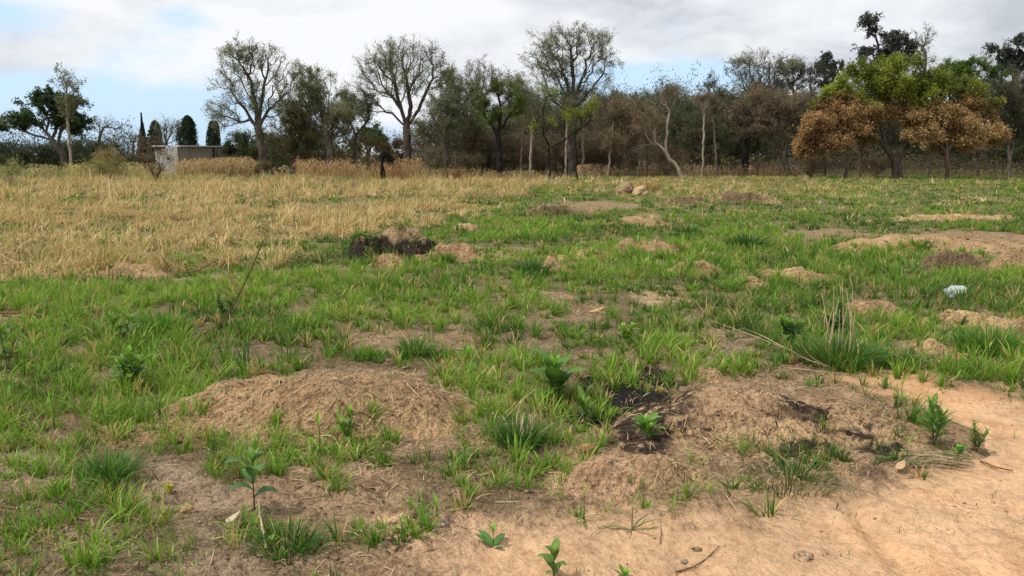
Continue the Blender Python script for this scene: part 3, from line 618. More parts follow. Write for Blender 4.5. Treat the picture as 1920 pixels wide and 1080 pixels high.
# ------------------------------------------------------------------ tubes
def tubes(A, B, ra, rb, sides=4, da=None, db=None):
    """frusta from points A to B with end directions da, db"""
    n = len(A); d = B - A; L = np.linalg.norm(d, axis=1, keepdims=True) + 1e-9; d = d / L
    da = d if da is None else da; db = d if db is None else db
    def ring(P, D, r):
        ref = np.tile(np.array([.93, .31, .17]), (n, 1)); u = np.cross(D, ref); u /= np.linalg.norm(u, axis=1, keepdims=True) + 1e-9; v = np.cross(D, u)
        a = np.arange(sides) * 2 * np.pi / sides
        return P[:, None] + (u[:, None] * np.cos(a)[None, :, None] + v[:, None] * np.sin(a)[None, :, None]) * r[:, None, None]
    V = np.concatenate([ring(A, da, ra), ring(B, db, rb)], 1)
    k = np.arange(sides); k2 = (k + 1) % sides
    Fb = np.stack([k, k2, k2 + sides, k + sides], -1)
    return V.reshape(-1, 3), (np.arange(n)[:, None, None] * 2 * sides + Fb[None]).reshape(-1, 4)
def polyline_tube(pts, r0, r1, sides=6, jitter=0):
    pts = np.array(pts, float); 
    # resample smoothly (Catmull-Rom)
    Q = []; p = np.vstack([2 * pts[0] - pts[1], pts, 2 * pts[-1] - pts[-2]])
    for i in range(1, len(p) - 2):
        for t in np.linspace(0, 1, 6, endpoint=False):
            Q.append(.5 * ((2 * p[i]) + (-p[i - 1] + p[i + 1]) * t + (2 * p[i - 1] - 5 * p[i] + 4 * p[i + 1] - p[i + 2]) * t * t + (-p[i - 1] + 3 * p[i] - 3 * p[i + 1] + p[i + 2]) * t ** 3))
    Q.append(pts[-1]); Q = np.array(Q)
    if jitter: Q[1:-1] += rng.normal(0, jitter, (len(Q) - 2, 3))
    D = np.gradient(Q, axis=0); D /= np.linalg.norm(D, axis=1, keepdims=True)
    r = np.linspace(r0, r1, len(Q))
    return tubes(Q[:-1], Q[1:], r[:-1], r[1:], sides, D[:-1], D[1:])
class Tub:
    def __init__(s): s.V = []; s.F = []; s.n = 0
    def add(s, V, F): s.V.append(V); s.F.append(F + s.n); s.n += len(V)
    def build(s, name, mat, smooth=True): return mesh(name, np.concatenate(s.V), np.concatenate(s.F), None, [mat], smooth=smooth)

# ------------------------------------------------------------------ broad leaved weeds
def leafverts(base, az, el, L, W, bend, col, seg=5, fold=.18):
    col = np.array(col) * np.array([1.9, 1.45, 1.15])
    W = W * 1.35; L = L * 1.15
    """a lance shaped leaf folded along its midrib and arching down"""
    T = np.linspace(0, 1, seg + 1); V = []; K = []
    dh = np.array([math.cos(az), math.sin(az), 0]); sd = np.array([-math.sin(az), math.cos(az), 0]); p = np.array(base, float); e = el
    for i, t in enumerate(T):
        wv = W * (math.sin(math.pi * min(t * .92 + .06, 1)) ** .8) if i < seg else .0005
        up = np.array([0, 0, 1.0])
        V += [p - sd * wv + up * wv * fold, p, p + sd * wv + up * wv * fold]
        K += [np.array(col), np.array(col) * 1.25, np.array(col)]
        p = p + (dh * math.cos(e) + up * math.sin(e)) * (L / seg); e -= bend / seg
    F = []
    for i in range(seg):
        a = i * 3; F += [(a, a + 1, a + 4, a + 3), (a + 1, a + 2, a + 5, a + 4)]
    return np.array(V), np.array(F), np.array(K)
def weed(px, py, H_, n, L, W, label, style='opposite', col=(.055, .13, .03), bend=1.3, stems=1, spread=.3, group='leafy weeds growing in the field', lean=(0, 0), el0=.9):
    H = H_ * .72; x, y = gnd(px, py); root = empty('broadleaf_weed', (x, y, gz(x, y) - .01), label, 'weed', group)
    st = Tub(); ac = Acc()
    for s in range(stems):
        a = s * 2.4 + px; ex = math.cos(a) * spread * H * (stems > 1) + lean[0]; ey = math.sin(a) * spread * H * (stems > 1) * .7 + lean[1]; hh = H * (1 if s == 0 else random.uniform(.6, .95))
        pts = [(0, 0, 0), (ex * .3, ey * .3, hh * .35), (ex * .7, ey * .7, hh * .7), (ex, ey, hh)]
        st.add(*polyline_tube(pts, .0045 * (H / .3) ** .5, .0018, 5))
        for i in range(n):
            t = .18 + .82 * (i + .5) / n if style != 'basal' else random.uniform(.0, .15)
            b = np.array([np.interp(t, [0, .33, .67, 1], [p[k] for p in pts]) for k in range(3)])
            a2 = {'opposite': (i % 2) * math.pi + (i // 2) * math.pi / 2 + px, 'spiral': i * 2.4, 'basal': i * 2.4}[style] + random.gauss(0, .5)
            sz = (1.0 - .45 * abs(t - .5)) * random.uniform(.5, 1.25) * (.7 if t > .9 else 1)
            c = np.array(col) * random.uniform(.75, 1.3) + np.array([.03, .04, 0]) * max(0, t - .6)
            ac.add(*leafverts(b, a2, el0 + .6 * (t - .5) + random.gauss(0, .15), L * sz, W * sz, bend * random.uniform(.7, 1.3), c))
        # growing tip
        for i in range(4): ac.add(*leafverts(np.array(pts[-1]), i * 1.6 + px, 1.2, L * .45, W * .4, .5, np.array(col) * 1.3 + np.array([.03, .06, 0])))
    me = st.build('stem', M['stemg']); obj('stem', me, root)
    obj('foliage', ac.build('foliage', [M['weed']], True), root)
    return root
M['stemg'] = bark_mat('green_stem', (.07, .07, .03), (.14, .15, .05), 40)
weed(478, 968, .33, 6, .13, .027, 'lone broad leaved seedling on bare soil in the lower left', col=(.045, .12, .05), bend=1.9)
weed(1045, 742, .30, 9, .19, .040, 'large broad leaved weed beside the charred pit', col=(.045, .125, .03), bend=1.1, stems=2)
weed(1095, 778, .16, 8, .14, .016, 'narrow leaved weed right of the large broad leaved weed', 'spiral', (.05, .12, .03), .8)
weed(1215, 838, .15, 10, .11, .017, 'leafy green weed rooted in front of the charred pit', 'spiral', (.06, .16, .035), .9, stems=2)
weed(1038, 1078, .17, 8, .075, .013, 'small bright tipped seedling at the bottom edge near centre', col=(.05, .12, .03), bend=1.2)
weed(1170, 1078, .06, 6, .06, .010, 'tiny seedling at the bottom edge right of the bright tipped one', col=(.07, .17, .03), bend=.8)
weed(925, 1015, .10, 5, .09, .014, 'low seedling with pointed leaves on the sandy edge', 'basal', (.05, .14, .04), .6)
weed(1750, 842, .34, 16, .12, .011, 'tall narrow leaved weed on the right side of the straw mound', 'spiral', (.05, .13, .03), .9, stems=2, spread=.15)
weed(1795, 860, .13, 9, .07, .015, 'low leafy weed below the tall narrow leaved weed', 'spiral', (.05, .15, .035), 1.0)
weed(1830, 842, .22, 16, .06, .007, 'branching slender weed at the right on the sandy ground', 'spiral', (.06, .12, .03), .7, stems=3, spread=.35)
weed(1690, 740, .15, 9, .12, .008, 'grassy weed with upright leaves on top of the straw mound', 'basal', (.07, .15, .03), .5)
weed(250, 740, .38, 9, .15, .028, 'tall leafy weed in lush grass at left', 'spiral', (.055, .14, .03), 1.6, stems=4, spread=.22)
weed(230, 655, .36, 8, .13, .024, 'leafy weed behind the tall leafy weed at left', 'spiral', (.05, .12, .03), 1.3, stems=3, spread=.3)
weed(15, 700, .5, 9, .14, .014, 'dark upright weed at the left edge', 'spiral', (.05, .12, .03), 1.3, stems=3, spread=.2)
weed(425, 612, .42, 12, .09, .018, 'dark stemmed weed beside the long fallen stick', 'spiral', (.035, .075, .03), 1.3, stems=3, spread=.25)
weed(880, 700, .20, 9, .17, .030, 'broad leaved weed at the top edge of the left earth mound', 'basal', (.05, .14, .03), 1.2)
weed(1480, 640, .34, 9, .12, .028, 'dark leafy weed left of the big stalky tuft', 'spiral', (.04, .11, .03), 1.3, stems=4, spread=.35)
weed(1565, 620, .42, 14, .12, .02, 'dark upright weed behind the pale stalks', 'spiral', (.03, .08, .03), 1.0, stems=3, spread=.2)
weed(600, 850, .22, 12, .20, .009, 'long bladed weed on the front of the left earth mound', 'basal', (.08, .17, .03), 1.0)
weed(655, 840, .24, 12, .08, .014, 'leafy weed right of the long bladed weed', 'spiral', (.07, .15, .03), 1.0, stems=2)
weed(320, 935, .05, 5, .045, .012, 'tiny yellowish seedling on bare soil at lower left', col=(.14, .16, .03), bend=.6)
weed(1185, 985, .16, 8, .15, .0045, 'wiry weed at the upper edge of the sandy track', 'basal', (.06, .13, .03), .8)
weed(1095, 965, .17, 8, .14, .0045, 'wiry green weed below the pinkish clay lump', 'basal', (.06, .13, .03), 1.0)
weed(510, 1040, .07, 5, .06, .012, 'small plant at the bottom left behind a pale twig', 'spiral', (.06, .13, .03), 1.0)
weed(1175, 640, .22, 10, .10, .02, 'light green weed in mid field right of centre', 'spiral', (.09, .20, .04), 1.1, stems=3)
weed(1700, 860, .14, 12, .15, .006, 'low grass weed at the right end of the straw mound', 'basal', (.06, .14, .03), 1.1)
weed(820, 985, .13, 5, .09, .007, 'thin seedling beside the pinkish soil patch', 'spiral', (.06, .14, .03), 1.2)

# prominent tufts
def tuft(px, py, n, H, rad, w, label, col, stalks=0, sh=.5, fan=None):
    x, y = gnd(px, py); root = empty('grass_tuft', (x, y, gz(x, y) - .02), label, 'grass tuft', 'large grass tufts standing out in the field')
    az = rng.uniform(0, 6.28, n); rr = rad * np.sqrt(rng.random(n)); P = np.stack([np.cos(az) * rr, np.sin(az) * rr * .8, 0 * rr], -1)
    lean = np.clip(.1 + rr / rad * .75 + rng.normal(0, .15, n), 0, 1.2); c = np.array(col) * rng.uniform(.7, 1.45, n)[:, None]
    tn = rng.random(n) < .06; c[tn] = TAN
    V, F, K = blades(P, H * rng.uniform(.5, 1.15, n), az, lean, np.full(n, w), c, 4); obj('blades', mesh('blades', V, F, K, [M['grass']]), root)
    if stalks:
        for i in range(stalks):
            tb = Tub()
            a = rng.uniform(0, 6.28) if fan is None else rng.normal(fan[0], fan[1]); l = sh * rng.uniform(.55, 1.1)
            k = rng.uniform(.02, .25) if fan is None else rng.uniform(.1, .5)
            b = np.array([rng.uniform(-.5, .5) * rad, rng.uniform(-.4, .4) * rad, .02]); e = b + np.array([math.cos(a) * l * k, math.sin(a) * l * k * .6, l * (1 - .3 * k)])
            tb.add(*polyline_tube([b, (b + e) / 2 + rng.normal(0, .012, 3), e], .0065, .0035, 4))
            obj('stalk', tb.build('stalk', M['straw']), root)
    return root
tuft(975, 838, 620, .21, .12, .0045, 'dense dark green tuft with broken straw stalks in front of the left mound', (.055, .155, .025), 8, .24, (1.2, .5))
tuft(1572, 672, 1200, .30, .28, .005, 'big green tuft with tall pale dead stalks at the right', (.065, .165, .03), 12, .66)
tuft(1690, 668, 400, .20, .25, .005, 'low spreading tuft right of the big stalky tuft', (.05, .13, .03))
tuft(1860, 650, 620, .34, .22, .007, 'bright green tuft near the right edge', (.08, .20, .03))
tuft(690, 470, 420, .34, .20, .009, 'bright tuft at the left foot of the burnt mound', (.07, .19, .03))
tuft(1000, 508, 420, .30, .20, .009, 'dark green tuft left of a small earth clump', (.05, .14, .03))
tuft(300, 630, 420, .26, .16, .006, 'bright green tuft under the long fallen stick', (.09, .22, .03))
tuft(835, 488, 300, .22, .12, .009, 'green tuft in front of the pale clay spill', (.08, .19, .03))
tuft(1400, 462, 500, .35, .3, .012, 'dark green round tuft between the straw heaps', (.045, .12, .03))
tuft(205, 905, 380, .17, .13, .0045, 'spreading tuft on bare soil in the lower left', (.07, .18, .03))
tuft(780, 668, 380, .2, .13, .006, 'upright green tuft above the left earth mound', (.08, .19, .03))
tuft(1290, 440, 380, .3, .2, .012, 'small dark tuft behind the golden straw heap', (.05, .14, .03))
tuft(540, 1035, 420, .13, .14, .0035, 'fine low tuft at the bottom left with a pale twig', (.05, .13, .03))
tuft(1480, 905, 420, .13, .2, .0032, 'sprawling thin tuft at the front of the straw mound', (.06, .12, .03))

# sticks and loose stalks: map points with heights
def stick(pts, r0, r1, label, mat='stick', name='fallen_stick', cat='stick', side=None):
    W = []
    for (px, py, hz) in pts:
        x, y = gnd(px, py); W.append((x, y, hz + gz(x, y)))
    W = np.array(W); o0 = W[0].copy(); root_pts = W - o0
    tb = Tub(); tb.add(*polyline_tube(root_pts, r0, r1, 6, r0 * .25))
    if side:
        for (i, v, rs) in side:
            b = root_pts[i]; tb.add(*polyline_tube([b, b + np.array(v) * .5 + np.array([0, 0, .01]), b + np.array(v)], rs, rs * .4, 5))
    o = obj(name, tb.build(name, M[mat]), loc=o0); tag(o, label, cat, 'sticks and stalks lying on the field'); return o
stick([(285, 662, .03), (340, 660, .05), (415, 640, .14), (450, 650, .40), (480, 665, .68), (505, 680, .93)], .008, .004, 'long thin fallen stick rising to the right over the left grass')
stick([(0, 592, .03), (60, 598, .05), (100, 606, .05), (190, 610, .03)], .013, .007, 'brown stick lying at the left edge, its tip toward the lush grass', side=[(2, (.25, .3, .05), .006)])
stick([(20, 640, .03), (80, 632, .05), (140, 602, .04)], .011, .007, 'forked stick lying below the one at the left edge')
stick([(340, 512, .03), (370, 516, .10), (415, 520, .28)], .010, .006, 'short stick leaning out of grass behind the long stick')
stick([(430, 560, .30), (460, 580, .15), (488, 575, .02)], .010, .006, 'dark short stick crossing the long fallen stick')
stick([(500, 1040, .01), (492, 1010, .06), (488, 1000, .14)], .006, .004, 'pale broken twig standing at the lower left', 'straw', 'dead_twig', 'twig')
stick([(830, 765, .02), (880, 770, .02), (945, 800, .02)], .0035, .002, 'straw stalk with forked arms lying on the left mound', 'straw', 'straw_stalk', 'straw stalk', side=[(0, (-.20, -.30, .0), .0028), (0, (-.06, .25, .03), .0028), (0, (-.32, -.08, .02), .002)])
stick([(1545, 680, .02), (1480, 655, .04), (1400, 625, .05), (1330, 600, .04)], .005, .0025, 'long pale stalk lying left from the big stalky tuft', 'straw', 'straw_stalk', 'straw stalk')
stick([(1555, 684, .02), (1500, 670, .05), (1430, 640, .08), (1390, 640, .16)], .005, .0025, 'pale arching stalk just below the longest pale stalk', 'straw', 'straw_stalk', 'straw stalk')
stick([(1550, 684, .02), (1490, 690, .14), (1455, 705, .34)], .005, .0025, 'pale stalk leaning steeply left from the big tuft', 'straw', 'straw_stalk', 'straw stalk')
stick([(1560, 684, .02), (1515, 700, .16), (1485, 715, .40)], .005, .0025, 'steepest of the pale stalks leaning left from the big tuft', 'straw', 'straw_stalk', 'straw stalk')
stick([(1600, 680, .02), (1608, 676, .12), (1604, 668, .20)], .007, .004, 'short bent pale stalk beside the round brown stone', 'straw', 'straw_stalk', 'straw stalk')
stick([(1480, 684, .015), (1540, 690, .02), (1590, 694, .015)], .004, .002, 'flat pale stalk on soil in front of the big tuft', 'straw', 'straw_stalk', 'straw stalk')
stick([(940, 800, .02), (1000, 760, .08), (1030, 745, .05)], .004, .002, 'straw stalk crossing behind the dense dark green tuft', 'straw', 'straw_stalk', 'straw stalk')
stick([(590, 840, .05), (625, 845, .07), (640, 860, .02)], .004, .003, 'bent straw blade in front of the left earth mound', 'straw', 'straw_stalk', 'straw stalk')
stick([(1360, 925, .01), (1385, 960, .01), (1405, 985, .01)], .003, .0015, 'thin straw lying on the upper edge of the track', 'straw', 'straw_stalk', 'straw stalk')
stick([(1270, 1060, .01), (1310, 1045, .01), (1350, 1022, .012)], .004, .002, 'thin dark twig on the sandy track near the bottom', 'stick', 'dead_twig', 'twig')
stick([(1840, 855, .01), (1870, 870, .02), (1900, 872, .01)], .005, .003, 'dark root piece on the sandy ground at the right edge', 'stick', 'dead_twig', 'twig')
# straw bundle on the track
def bundle(px, py, n, L, label):
    x, y = gnd(px, py); tb = Tub()
    for i in range(n):
        a = rng.normal(.0, .22) + math.pi * (i % 2); c = np.array([rng.normal(0, L * .2), rng.normal(0, .035), .012 + abs(rng.normal(0, .018))]); d = np.array([math.cos(a), math.sin(a) * .6, 0]) * L * rng.uniform(.3, .6)
        tb.add(*polyline_tube([c - d, c + np.array([0, rng.normal(0, .02), .012]), c + d + np.array([0, 0, -.01])], .0018, .0012, 3))
    o = obj('straw_bundle', tb.build('straw_bundle', M['straw'])); o.location = (x, y, gz(x, y) - .01); tag(o, label, 'straw bundle')
bundle(1745, 862, 110, .30, 'loose bundle of pale straw lying on the track beside the leafy weeds')

# ------------------------------------------------------------------ trees
def grow(trunks, A, step=.3, di=2.2, dk=.45, maxit=140, up=.05):
    nodes = []; par = []
    for tr in trunks:                       # each trunk: polyline; first point may sit on an existing node
        tr = np.array(tr, float); last = -1
        if nodes:
            dd = np.linalg.norm(np.array(nodes) - tr[0], axis=1)
            if dd.min() < .5: last = int(dd.argmin())
        if last < 0: nodes.append(tr[0]); par.append(-1); last = len(nodes) - 1
        for a, b in zip(tr[:-1], tr[1:]):
            k = max(1, int(np.linalg.norm(b - a) / step))
            for j in range(1, k + 1):
                nodes.append(a + (b - a) * j / k + rng.normal(0, .025, 3)); par.append(last); last = len(nodes) - 1
    # grow outward: each point joins the limb that reaches it by the shortest way from the root
    Np = np.array(nodes); par = list(par); n0 = len(Np); nA = len(A); bf = .55
    T = np.vstack([Np, A]); pl = np.zeros(len(T)); kids = np.zeros(len(T), int)
    for i in range(1, n0):
        if par[i] >= 0: pl[i] = pl[par[i]] + np.linalg.norm(Np[i] - Np[par[i]]); kids[par[i]] += 1
    src = np.arange(n0); w = Np[:, 2] > .25 * max(Np[:, 2].max(), .01); src = src[w] if w.any() else src
    D = np.linalg.norm(A[:, None] - Np[src][None], axis=2) * 1.0 + bf * pl[src][None]
    bi = src[D.argmin(1)]; bc = D.min(1); done = np.zeros(nA, bool); order = [-1] * nA; newid = {}
    outP = [p for p in Np]; outpar = par
    idm = list(range(n0)) + [-1] * nA
    for _ in range(nA):
        c = np.where(done, 1e9, bc); j = int(c.argmin()); p = int(bi[j]); done[j] = True
        a = T[p]; b = T[n0 + j]; L = np.linalg.norm(b - a); last = idm[p]
        if L > .45:
            k = int(L / .35) + 1; off = rng.normal(0, .07 * L, 3); off[2] += .05 * L
            for q in range(1, k):
                t = q / k; outP.append(a + (b - a) * t + off * 4 * t * (1 - t) * .6); outpar.append(last); last = len(outP) - 1
        outP.append(b); outpar.append(last); idm[n0 + j] = len(outP) - 1; pl[n0 + j] = pl[p] + L
        d = np.linalg.norm(A - b, axis=1) + bf * pl[n0 + j]; m = d < bc; bc = np.where(m, d, bc); bi = np.where(m, n0 + j, bi)
    return np.array(outP), np.array(outpar)
def skin(Np, par, R0, tip=.012, e=2.05):
    n = len(Np); cnt = np.zeros(n); ch = np.zeros(n, int)
    for i in range(n):
        if par[i] >= 0: ch[par[i]] += 1
    cnt[ch == 0] = 1
    order = np.argsort(-np.arange(n))
    for i in order:
        if par[i] >= 0: cnt[par[i]] += cnt[i]
    q_ = min(math.log(max(R0 / tip, 1.5)) / math.log(max(cnt.max(), 3)), .62); r = np.maximum(R0 * (cnt / cnt.max()) ** q_, tip)
    main = np.full(n, -1); best = np.zeros(n)
    for i in range(n):
        p = par[i]
        if p >= 0 and cnt[i] > best[p]: best[p] = cnt[i]; main[p] = i
    return r, main, cnt
def branch_mesh(Np, par, r, main, flare=1.0):
    idx = np.where(par >= 0)[0]; p = par[idx]; d = Np[idx] - Np[p]; d /= np.linalg.norm(d, axis=1, keepdims=True) + 1e-9
    nd = np.zeros_like(Np); nd[idx] = d; nd[par < 0] = (0, 0, 1)
    av = nd.copy(); has = main >= 0; av[has] += nd[main[has]]; av /= np.linalg.norm(av, axis=1, keepdims=True) + 1e-9
    ismain = main[p] == idx
    ra = np.where(ismain, r[p], r[idx] * 1.15); da = np.where(ismain[:, None], av[p], d)
    out = []
    for lo, hi, s in ((.05, 99, 7), (.022, .05, 4), (0, .022, 3)):
        m = (r[idx] >= lo) & (r[idx] < hi)
        if m.any(): out.append(tubes(Np[p[m]], Np[idx[m]], ra[m], r[idx[m]], s, da[m], av[idx[m]]))
    return out
def leafcards(P, size, col, flat=.0, asp=.45):
    n = len(P); a = rng.normal(0, 1, (n, 3)); a[:, 2] *= (1 - flat); a /= np.linalg.norm(a, axis=1, keepdims=True)
    b = np.cross(a, rng.normal(0, 1, (n, 3))); b /= np.linalg.norm(b, axis=1, keepdims=True) + 1e-9
    c = np.cross(a, b); s = size[:, None]
    V = np.stack([P - a * s * .5, P + b * s * asp * .5 + c * s * .08, P + a * s * .5, P - b * s * asp * .5 + c * s * .08], 1)
    return V.reshape(-1, 3), np.arange(4 * n).reshape(-1, 4), np.repeat(col, 4, 0)
def pts_in(ells, dens):
    out = []
    for (c, r) in ells:
        c = np.array(c, float); r = np.array(r, float); n = max(12, int(dens * 4.19 * r[0] * r[1] * r[2] ** 1))
        v = rng.normal(0, 1, (n, 3)); v /= np.linalg.norm(v, axis=1, keepdims=True); u = rng.random(n) ** (1 / 2.2)
        u = u * (1 + .5 * fbm(v[:, 0] * 1.5 + c[0], v[:, 1] + v[:, 2] * 1.5 + c[2], 1.1, 2, 3))
        out.append(c + v * u[:, None] * r)
        if rng.random() < .55:             # a stray bough reaching out of the mass
            a = rng.normal(0, 1, 3); a[2] = abs(a[2]); a /= np.linalg.norm(a); a[2] *= .45; n2 = max(6, n // 7)
            out.append(c + a * r * 1.12 + rng.normal(0, .27, (n2, 3)) * r * np.array([1, 1, .8]))
    return np.concatenate(out)
def make_tree(name, label, cat, base, trunks, ells, R0, bark, leaves, cap=2200, twigs=3, dens=1.6, lsize=.14, tlen=.55, step=.3, dk=.5, cols=((.10, .10, .06),), lflat=0, group=None, tip=.012, leafdrop=.0, region=None, up=.05, twcol=None, spread=.12):
    """base world point; trunks and ells relative to it (metres)."""
    A = pts_in(ells, dens * 8)
    if len(A) > cap: A = A[rng.permutation(len(A))[:cap]]
    Np, par = grow(trunks, A, step=step, dk=dk, up=up)
    r, main, ch = skin(Np, par, R0, tip)
    # flare at the foot
    zf = Np[:, 2]; r = r * np.where((zf < .5) & (r > R0 * .4), 1 + .5 * np.exp(-np.maximum(zf, 0) * 5), 1)
    root = empty(name, base, label, cat, group)
    tb = Tub()
    for (V, F) in branch_mesh(Np, par, r, main): tb.add(V, F)
    obj('trunk', tb.build('trunk', bark), root)
    # fine twigs on the thin shoots, with the leaves on them
    thin = np.where((ch <= 3) & (par >= 0) & (rng.random(len(r)) < .8))[0]; twigs = min(twigs + 1, 4)
    if len(thin) == 0: return root
    base_i = np.repeat(thin, twigs); m = len(base_i)
    d0 = Np[base_i] - Np[par[base_i]]; d0 /= np.linalg.norm(d0, axis=1, keepdims=True) + 1e-9
    dv = d0 + rng.normal(0, .75, (m, 3)) + np.array([0, 0, .15]); dv /= np.linalg.norm(dv, axis=1, keepdims=True)
    L = tlen * rng.uniform(.4, 1.2, m); s = Np[base_i] - d0 * (rng.random(m) * step)[:, None]
    mid = s + dv * (L * .5)[:, None] + rng.normal(0, .05, (m, 3)); end = s + dv * L[:, None] + rng.normal(0, .1, (m, 3)) - np.array([0, 0, leafdrop]) * L[:, None]
    tb = Tub(); tr = np.full(m, tip * .55)
    sdv = np.cross(dv, rng.normal(0, 1, (m, 3))); sdv /= np.linalg.norm(sdv, axis=1, keepdims=True) + 1e-9; sdv *= tr[:, None]
    V = np.stack([s - sdv, s + sdv, mid - sdv * .8, mid + sdv * .8, end - sdv * .3, end + sdv * .3], 1).reshape(-1, 3)
    F = (np.arange(m)[:, None, None] * 6 + np.array([(0, 1, 3, 2), (2, 3, 5, 4)])[None]).reshape(-1, 4); ac = Acc()
    ac.add(V, F, np.tile(np.array([.1, .08, .06]), (len(V), 1)), 0)
    k = int(leaves * 1.7); lsize = lsize * .76
    if k:
        wq = np.where(fbm(s[:, 0] + s[:, 2] * .3, s[:, 1] + s[:, 2], 1.1, 3, 17) > -.10, 1., .07); wq /= wq.sum(); q = rng.choice(m, k, p=wq); t = rng.random(k) ** .7
        P = np.where((t < .5)[:, None], s[q] + (mid - s)[q] * (t * 2)[:, None], mid[q] + (end - mid)[q] * (t * 2 - 1)[:, None]) + rng.normal(0, spread * .75, (k, 3))
        if region is None:
            cc = np.array(cols); ci = (fbm(P[:, 0] + P[:, 2] * .5, P[:, 1] * 1.0 + P[:, 2], .55, 3, int(abs(base[0] * 7)) % 97) * .9 + .5 + rng.normal(0, .18, k)) * (len(cc) - 1)
            ci = np.clip(ci, 0, len(cc) - 1.001); lo = ci.astype(int); fr = (ci - lo)[:, None]; hi = np.minimum(lo + 1, len(cc) - 1)
            col = cc[lo] * (1 - fr) + cc[hi] * fr
        else: col = region(P)
        col = col * rng.uniform(.55, 1.4, k)[:, None]; dd_ = rng.random(k) < .10; col[dd_] = col[dd_] * .3 + np.array([.16, .12, .07])
        ac.add(*leafcards(P, lsize * rng.uniform(.6, 1.3, k), col, lflat), m=1)
    obj('crown', ac.build('crown', [bark if twcol is None else M[twcol], M['leaf']]), root)
    return root
PXM = lambda d: d / 1478.0                # metres per map unit at distance d
def tree_px(name, label, d, bx, trunks, crown, R0, bark, leaves, depth=.75, zb=None, cat='tree', **kw):
    """crown and trunks given as bearings seen from the survey point, at true distance d"""
    b = at(bx, 320, d); b[2] = gz(b[0], b[1]) - .05
    tr = []
    for t in trunks:
        line = [];
        for q in t:
            p = at(q[0], q[1], d + (q[2] if len(q) > 2 else 0)); line.append(p - b)
        if abs(t[0][1] - 999) < 1: line[0] = np.array([at(t[0][0], 320, d)[0] - b[0], 0, 0.0])
        tr.append(line)
    el = []
    for q in crown:
        (cx, cy, rx, ry) = q[:4]; c = at(cx, cy, d + (q[4] if len(q) > 4 else 0)) - b; el.append((c, (rx * PXM(d), (rx + ry) / 2 * PXM(d) * depth, ry * PXM(d))))
    return make_tree(name, label, cat, b, tr, el, R0, bark, leaves, **kw)
GB = 999   # marks a trunk point standing on the ground
GREY = ((.12, .135, .075), (.205, .225, .135), (.29, .30, .21)); OLIVE = ((.07, .08, .03), (.12, .13, .05), (.18, .165, .08)); DKG = ((.03, .065, .028), (.055, .105, .04), (.085, .15, .06))
VIV = ((.13, .17, .025), (.24, .29, .035), (.34, .39, .06)); BRN = ((.16, .12, .085), (.25, .19, .135), (.33, .25, .18)); RUST = ((.24, .13, .06), (.42, .24, .11), (.54, .35, .18))
EUC = ((.045, .065, .06), (.075, .10, .09))

# --- left edge
tree_px('broadleaf_tree', 'dark green spreading tree at the far left with a leaning dark trunk', 62, 128, [[(128, GB), (118, 290), (98, 262), (80, 240)], [(98, 262), (110, 225), (115, 200)], [(98, 262), (60, 252), (30, 240)]],
        [(108, 190, 48, 22), (88, 188, 26, 14), (58, 222, 42, 13), (25, 230, 22, 8), (125, 225, 46, 20), (150, 240, 22, 12), (4, 236, 10, 6)], .24, M['dark'], 11000, lsize=.28, cols=DKG, tip=.014, dens=1.3, dk=.55, twigs=4)
tree_px('slender_tree', 'slender pale trunked tree rising above the dark green tree at far left', 60, 134, [[(135, GB), (130, 270), (126, 200), (124, 150)]],
        [(118, 150, 22, 20), (132, 165, 18, 16), (128, 195, 22, 22)], .10, M['pale'], 1500, lsize=.2, cols=GREY, tip=.010, dens=2.2)
# --- behind the building
tree_px('bare_tree', 'small flat topped bare tree between the far left tree and the cypresses', 85, 186, [[(186, GB), (186, 262), (188, 252)]], [(190, 232, 32, 11), (225, 240, 14, 8)], .16, M['grey'], 300, lsize=.14, cols=GREY, tip=.02, dens=.9, tlen=.9)
for (bx, cx, cy, rx, ry, lb) in ((300, 312, 245, 30, 26, 'bare grey tree right of the pointed conifer'), (335, 338, 248, 28, 24, 'bare grey tree left of the wide cypress'), (250, 250, 262, 26, 22, 'greyish scrubby bare tree left of the pointed conifer'), (225,215,268,24,20,'scrubby bare tree beneath the flat topped bare tree')):
    tree_px('bare_tree', lb, 88, bx, [[(bx, GB), (bx, 285), (cx, 268)]], [(cx, cy, rx, ry)], .18, M['grey'], 500, lsize=.15, cols=GREY, tip=.02, dens=.8, tlen=.9, group='bare trees behind the ruined shed')
def conifer(px, top, bot, w, d, label, shape=1.0, cols=DKG, name='cypress_tree', n=9000, blunt=.25):
    b = at(px, bot, d); gzb = gz(b[0], b[1]); H = at(px, top, d)[2] - gzb; W = w * PXM(d) / 2; root = empty(name, (b[0], b[1], gzb), label, 'conifer')
    tb = Tub(); tb.add(*polyline_tube([(0, 0, 0), (0, 0, H * .5), (0, 0, H * .97)], .16, .02, 7)); obj('trunk', tb.build('trunk', M['dark']), root)
    t = rng.random(n) ** .8; z = H * (.10 + .90 * t); prof = np.clip((1 - t) ** shape + blunt * np.sqrt(np.maximum(1 - t, 0)) * (shape < 1.2), 0, 1)
    a = rng.uniform(0, 6.28, n); lump = 1 + .6 * fbm(np.cos(a) * 2 + 9, z * 1.2 + np.sin(a) * 2, 1.3, 3, 7); rr = W * prof * lump * (rng.random(n) ** .35)
    P = np.stack([np.cos(a) * rr, np.sin(a) * rr, z], -1); cc = np.array(cols); col = cc[0] + (cc[1] - cc[0]) * rng.random((n, 1)) * 1.2
    V, F, K = leafcards(P, .2 * rng.uniform(.6, 1.3, n), col, -1.0, .5); obj('crown', mesh('crown', V, F, K, [M['leaf']]), root)
CY = ((.025, .042, .03), (.05, .075, .045))
conifer(358, 217, 325, 40, 86, 'wide dark cypress with a blunt top behind the ruined shed', .45, CY, blunt=.15)
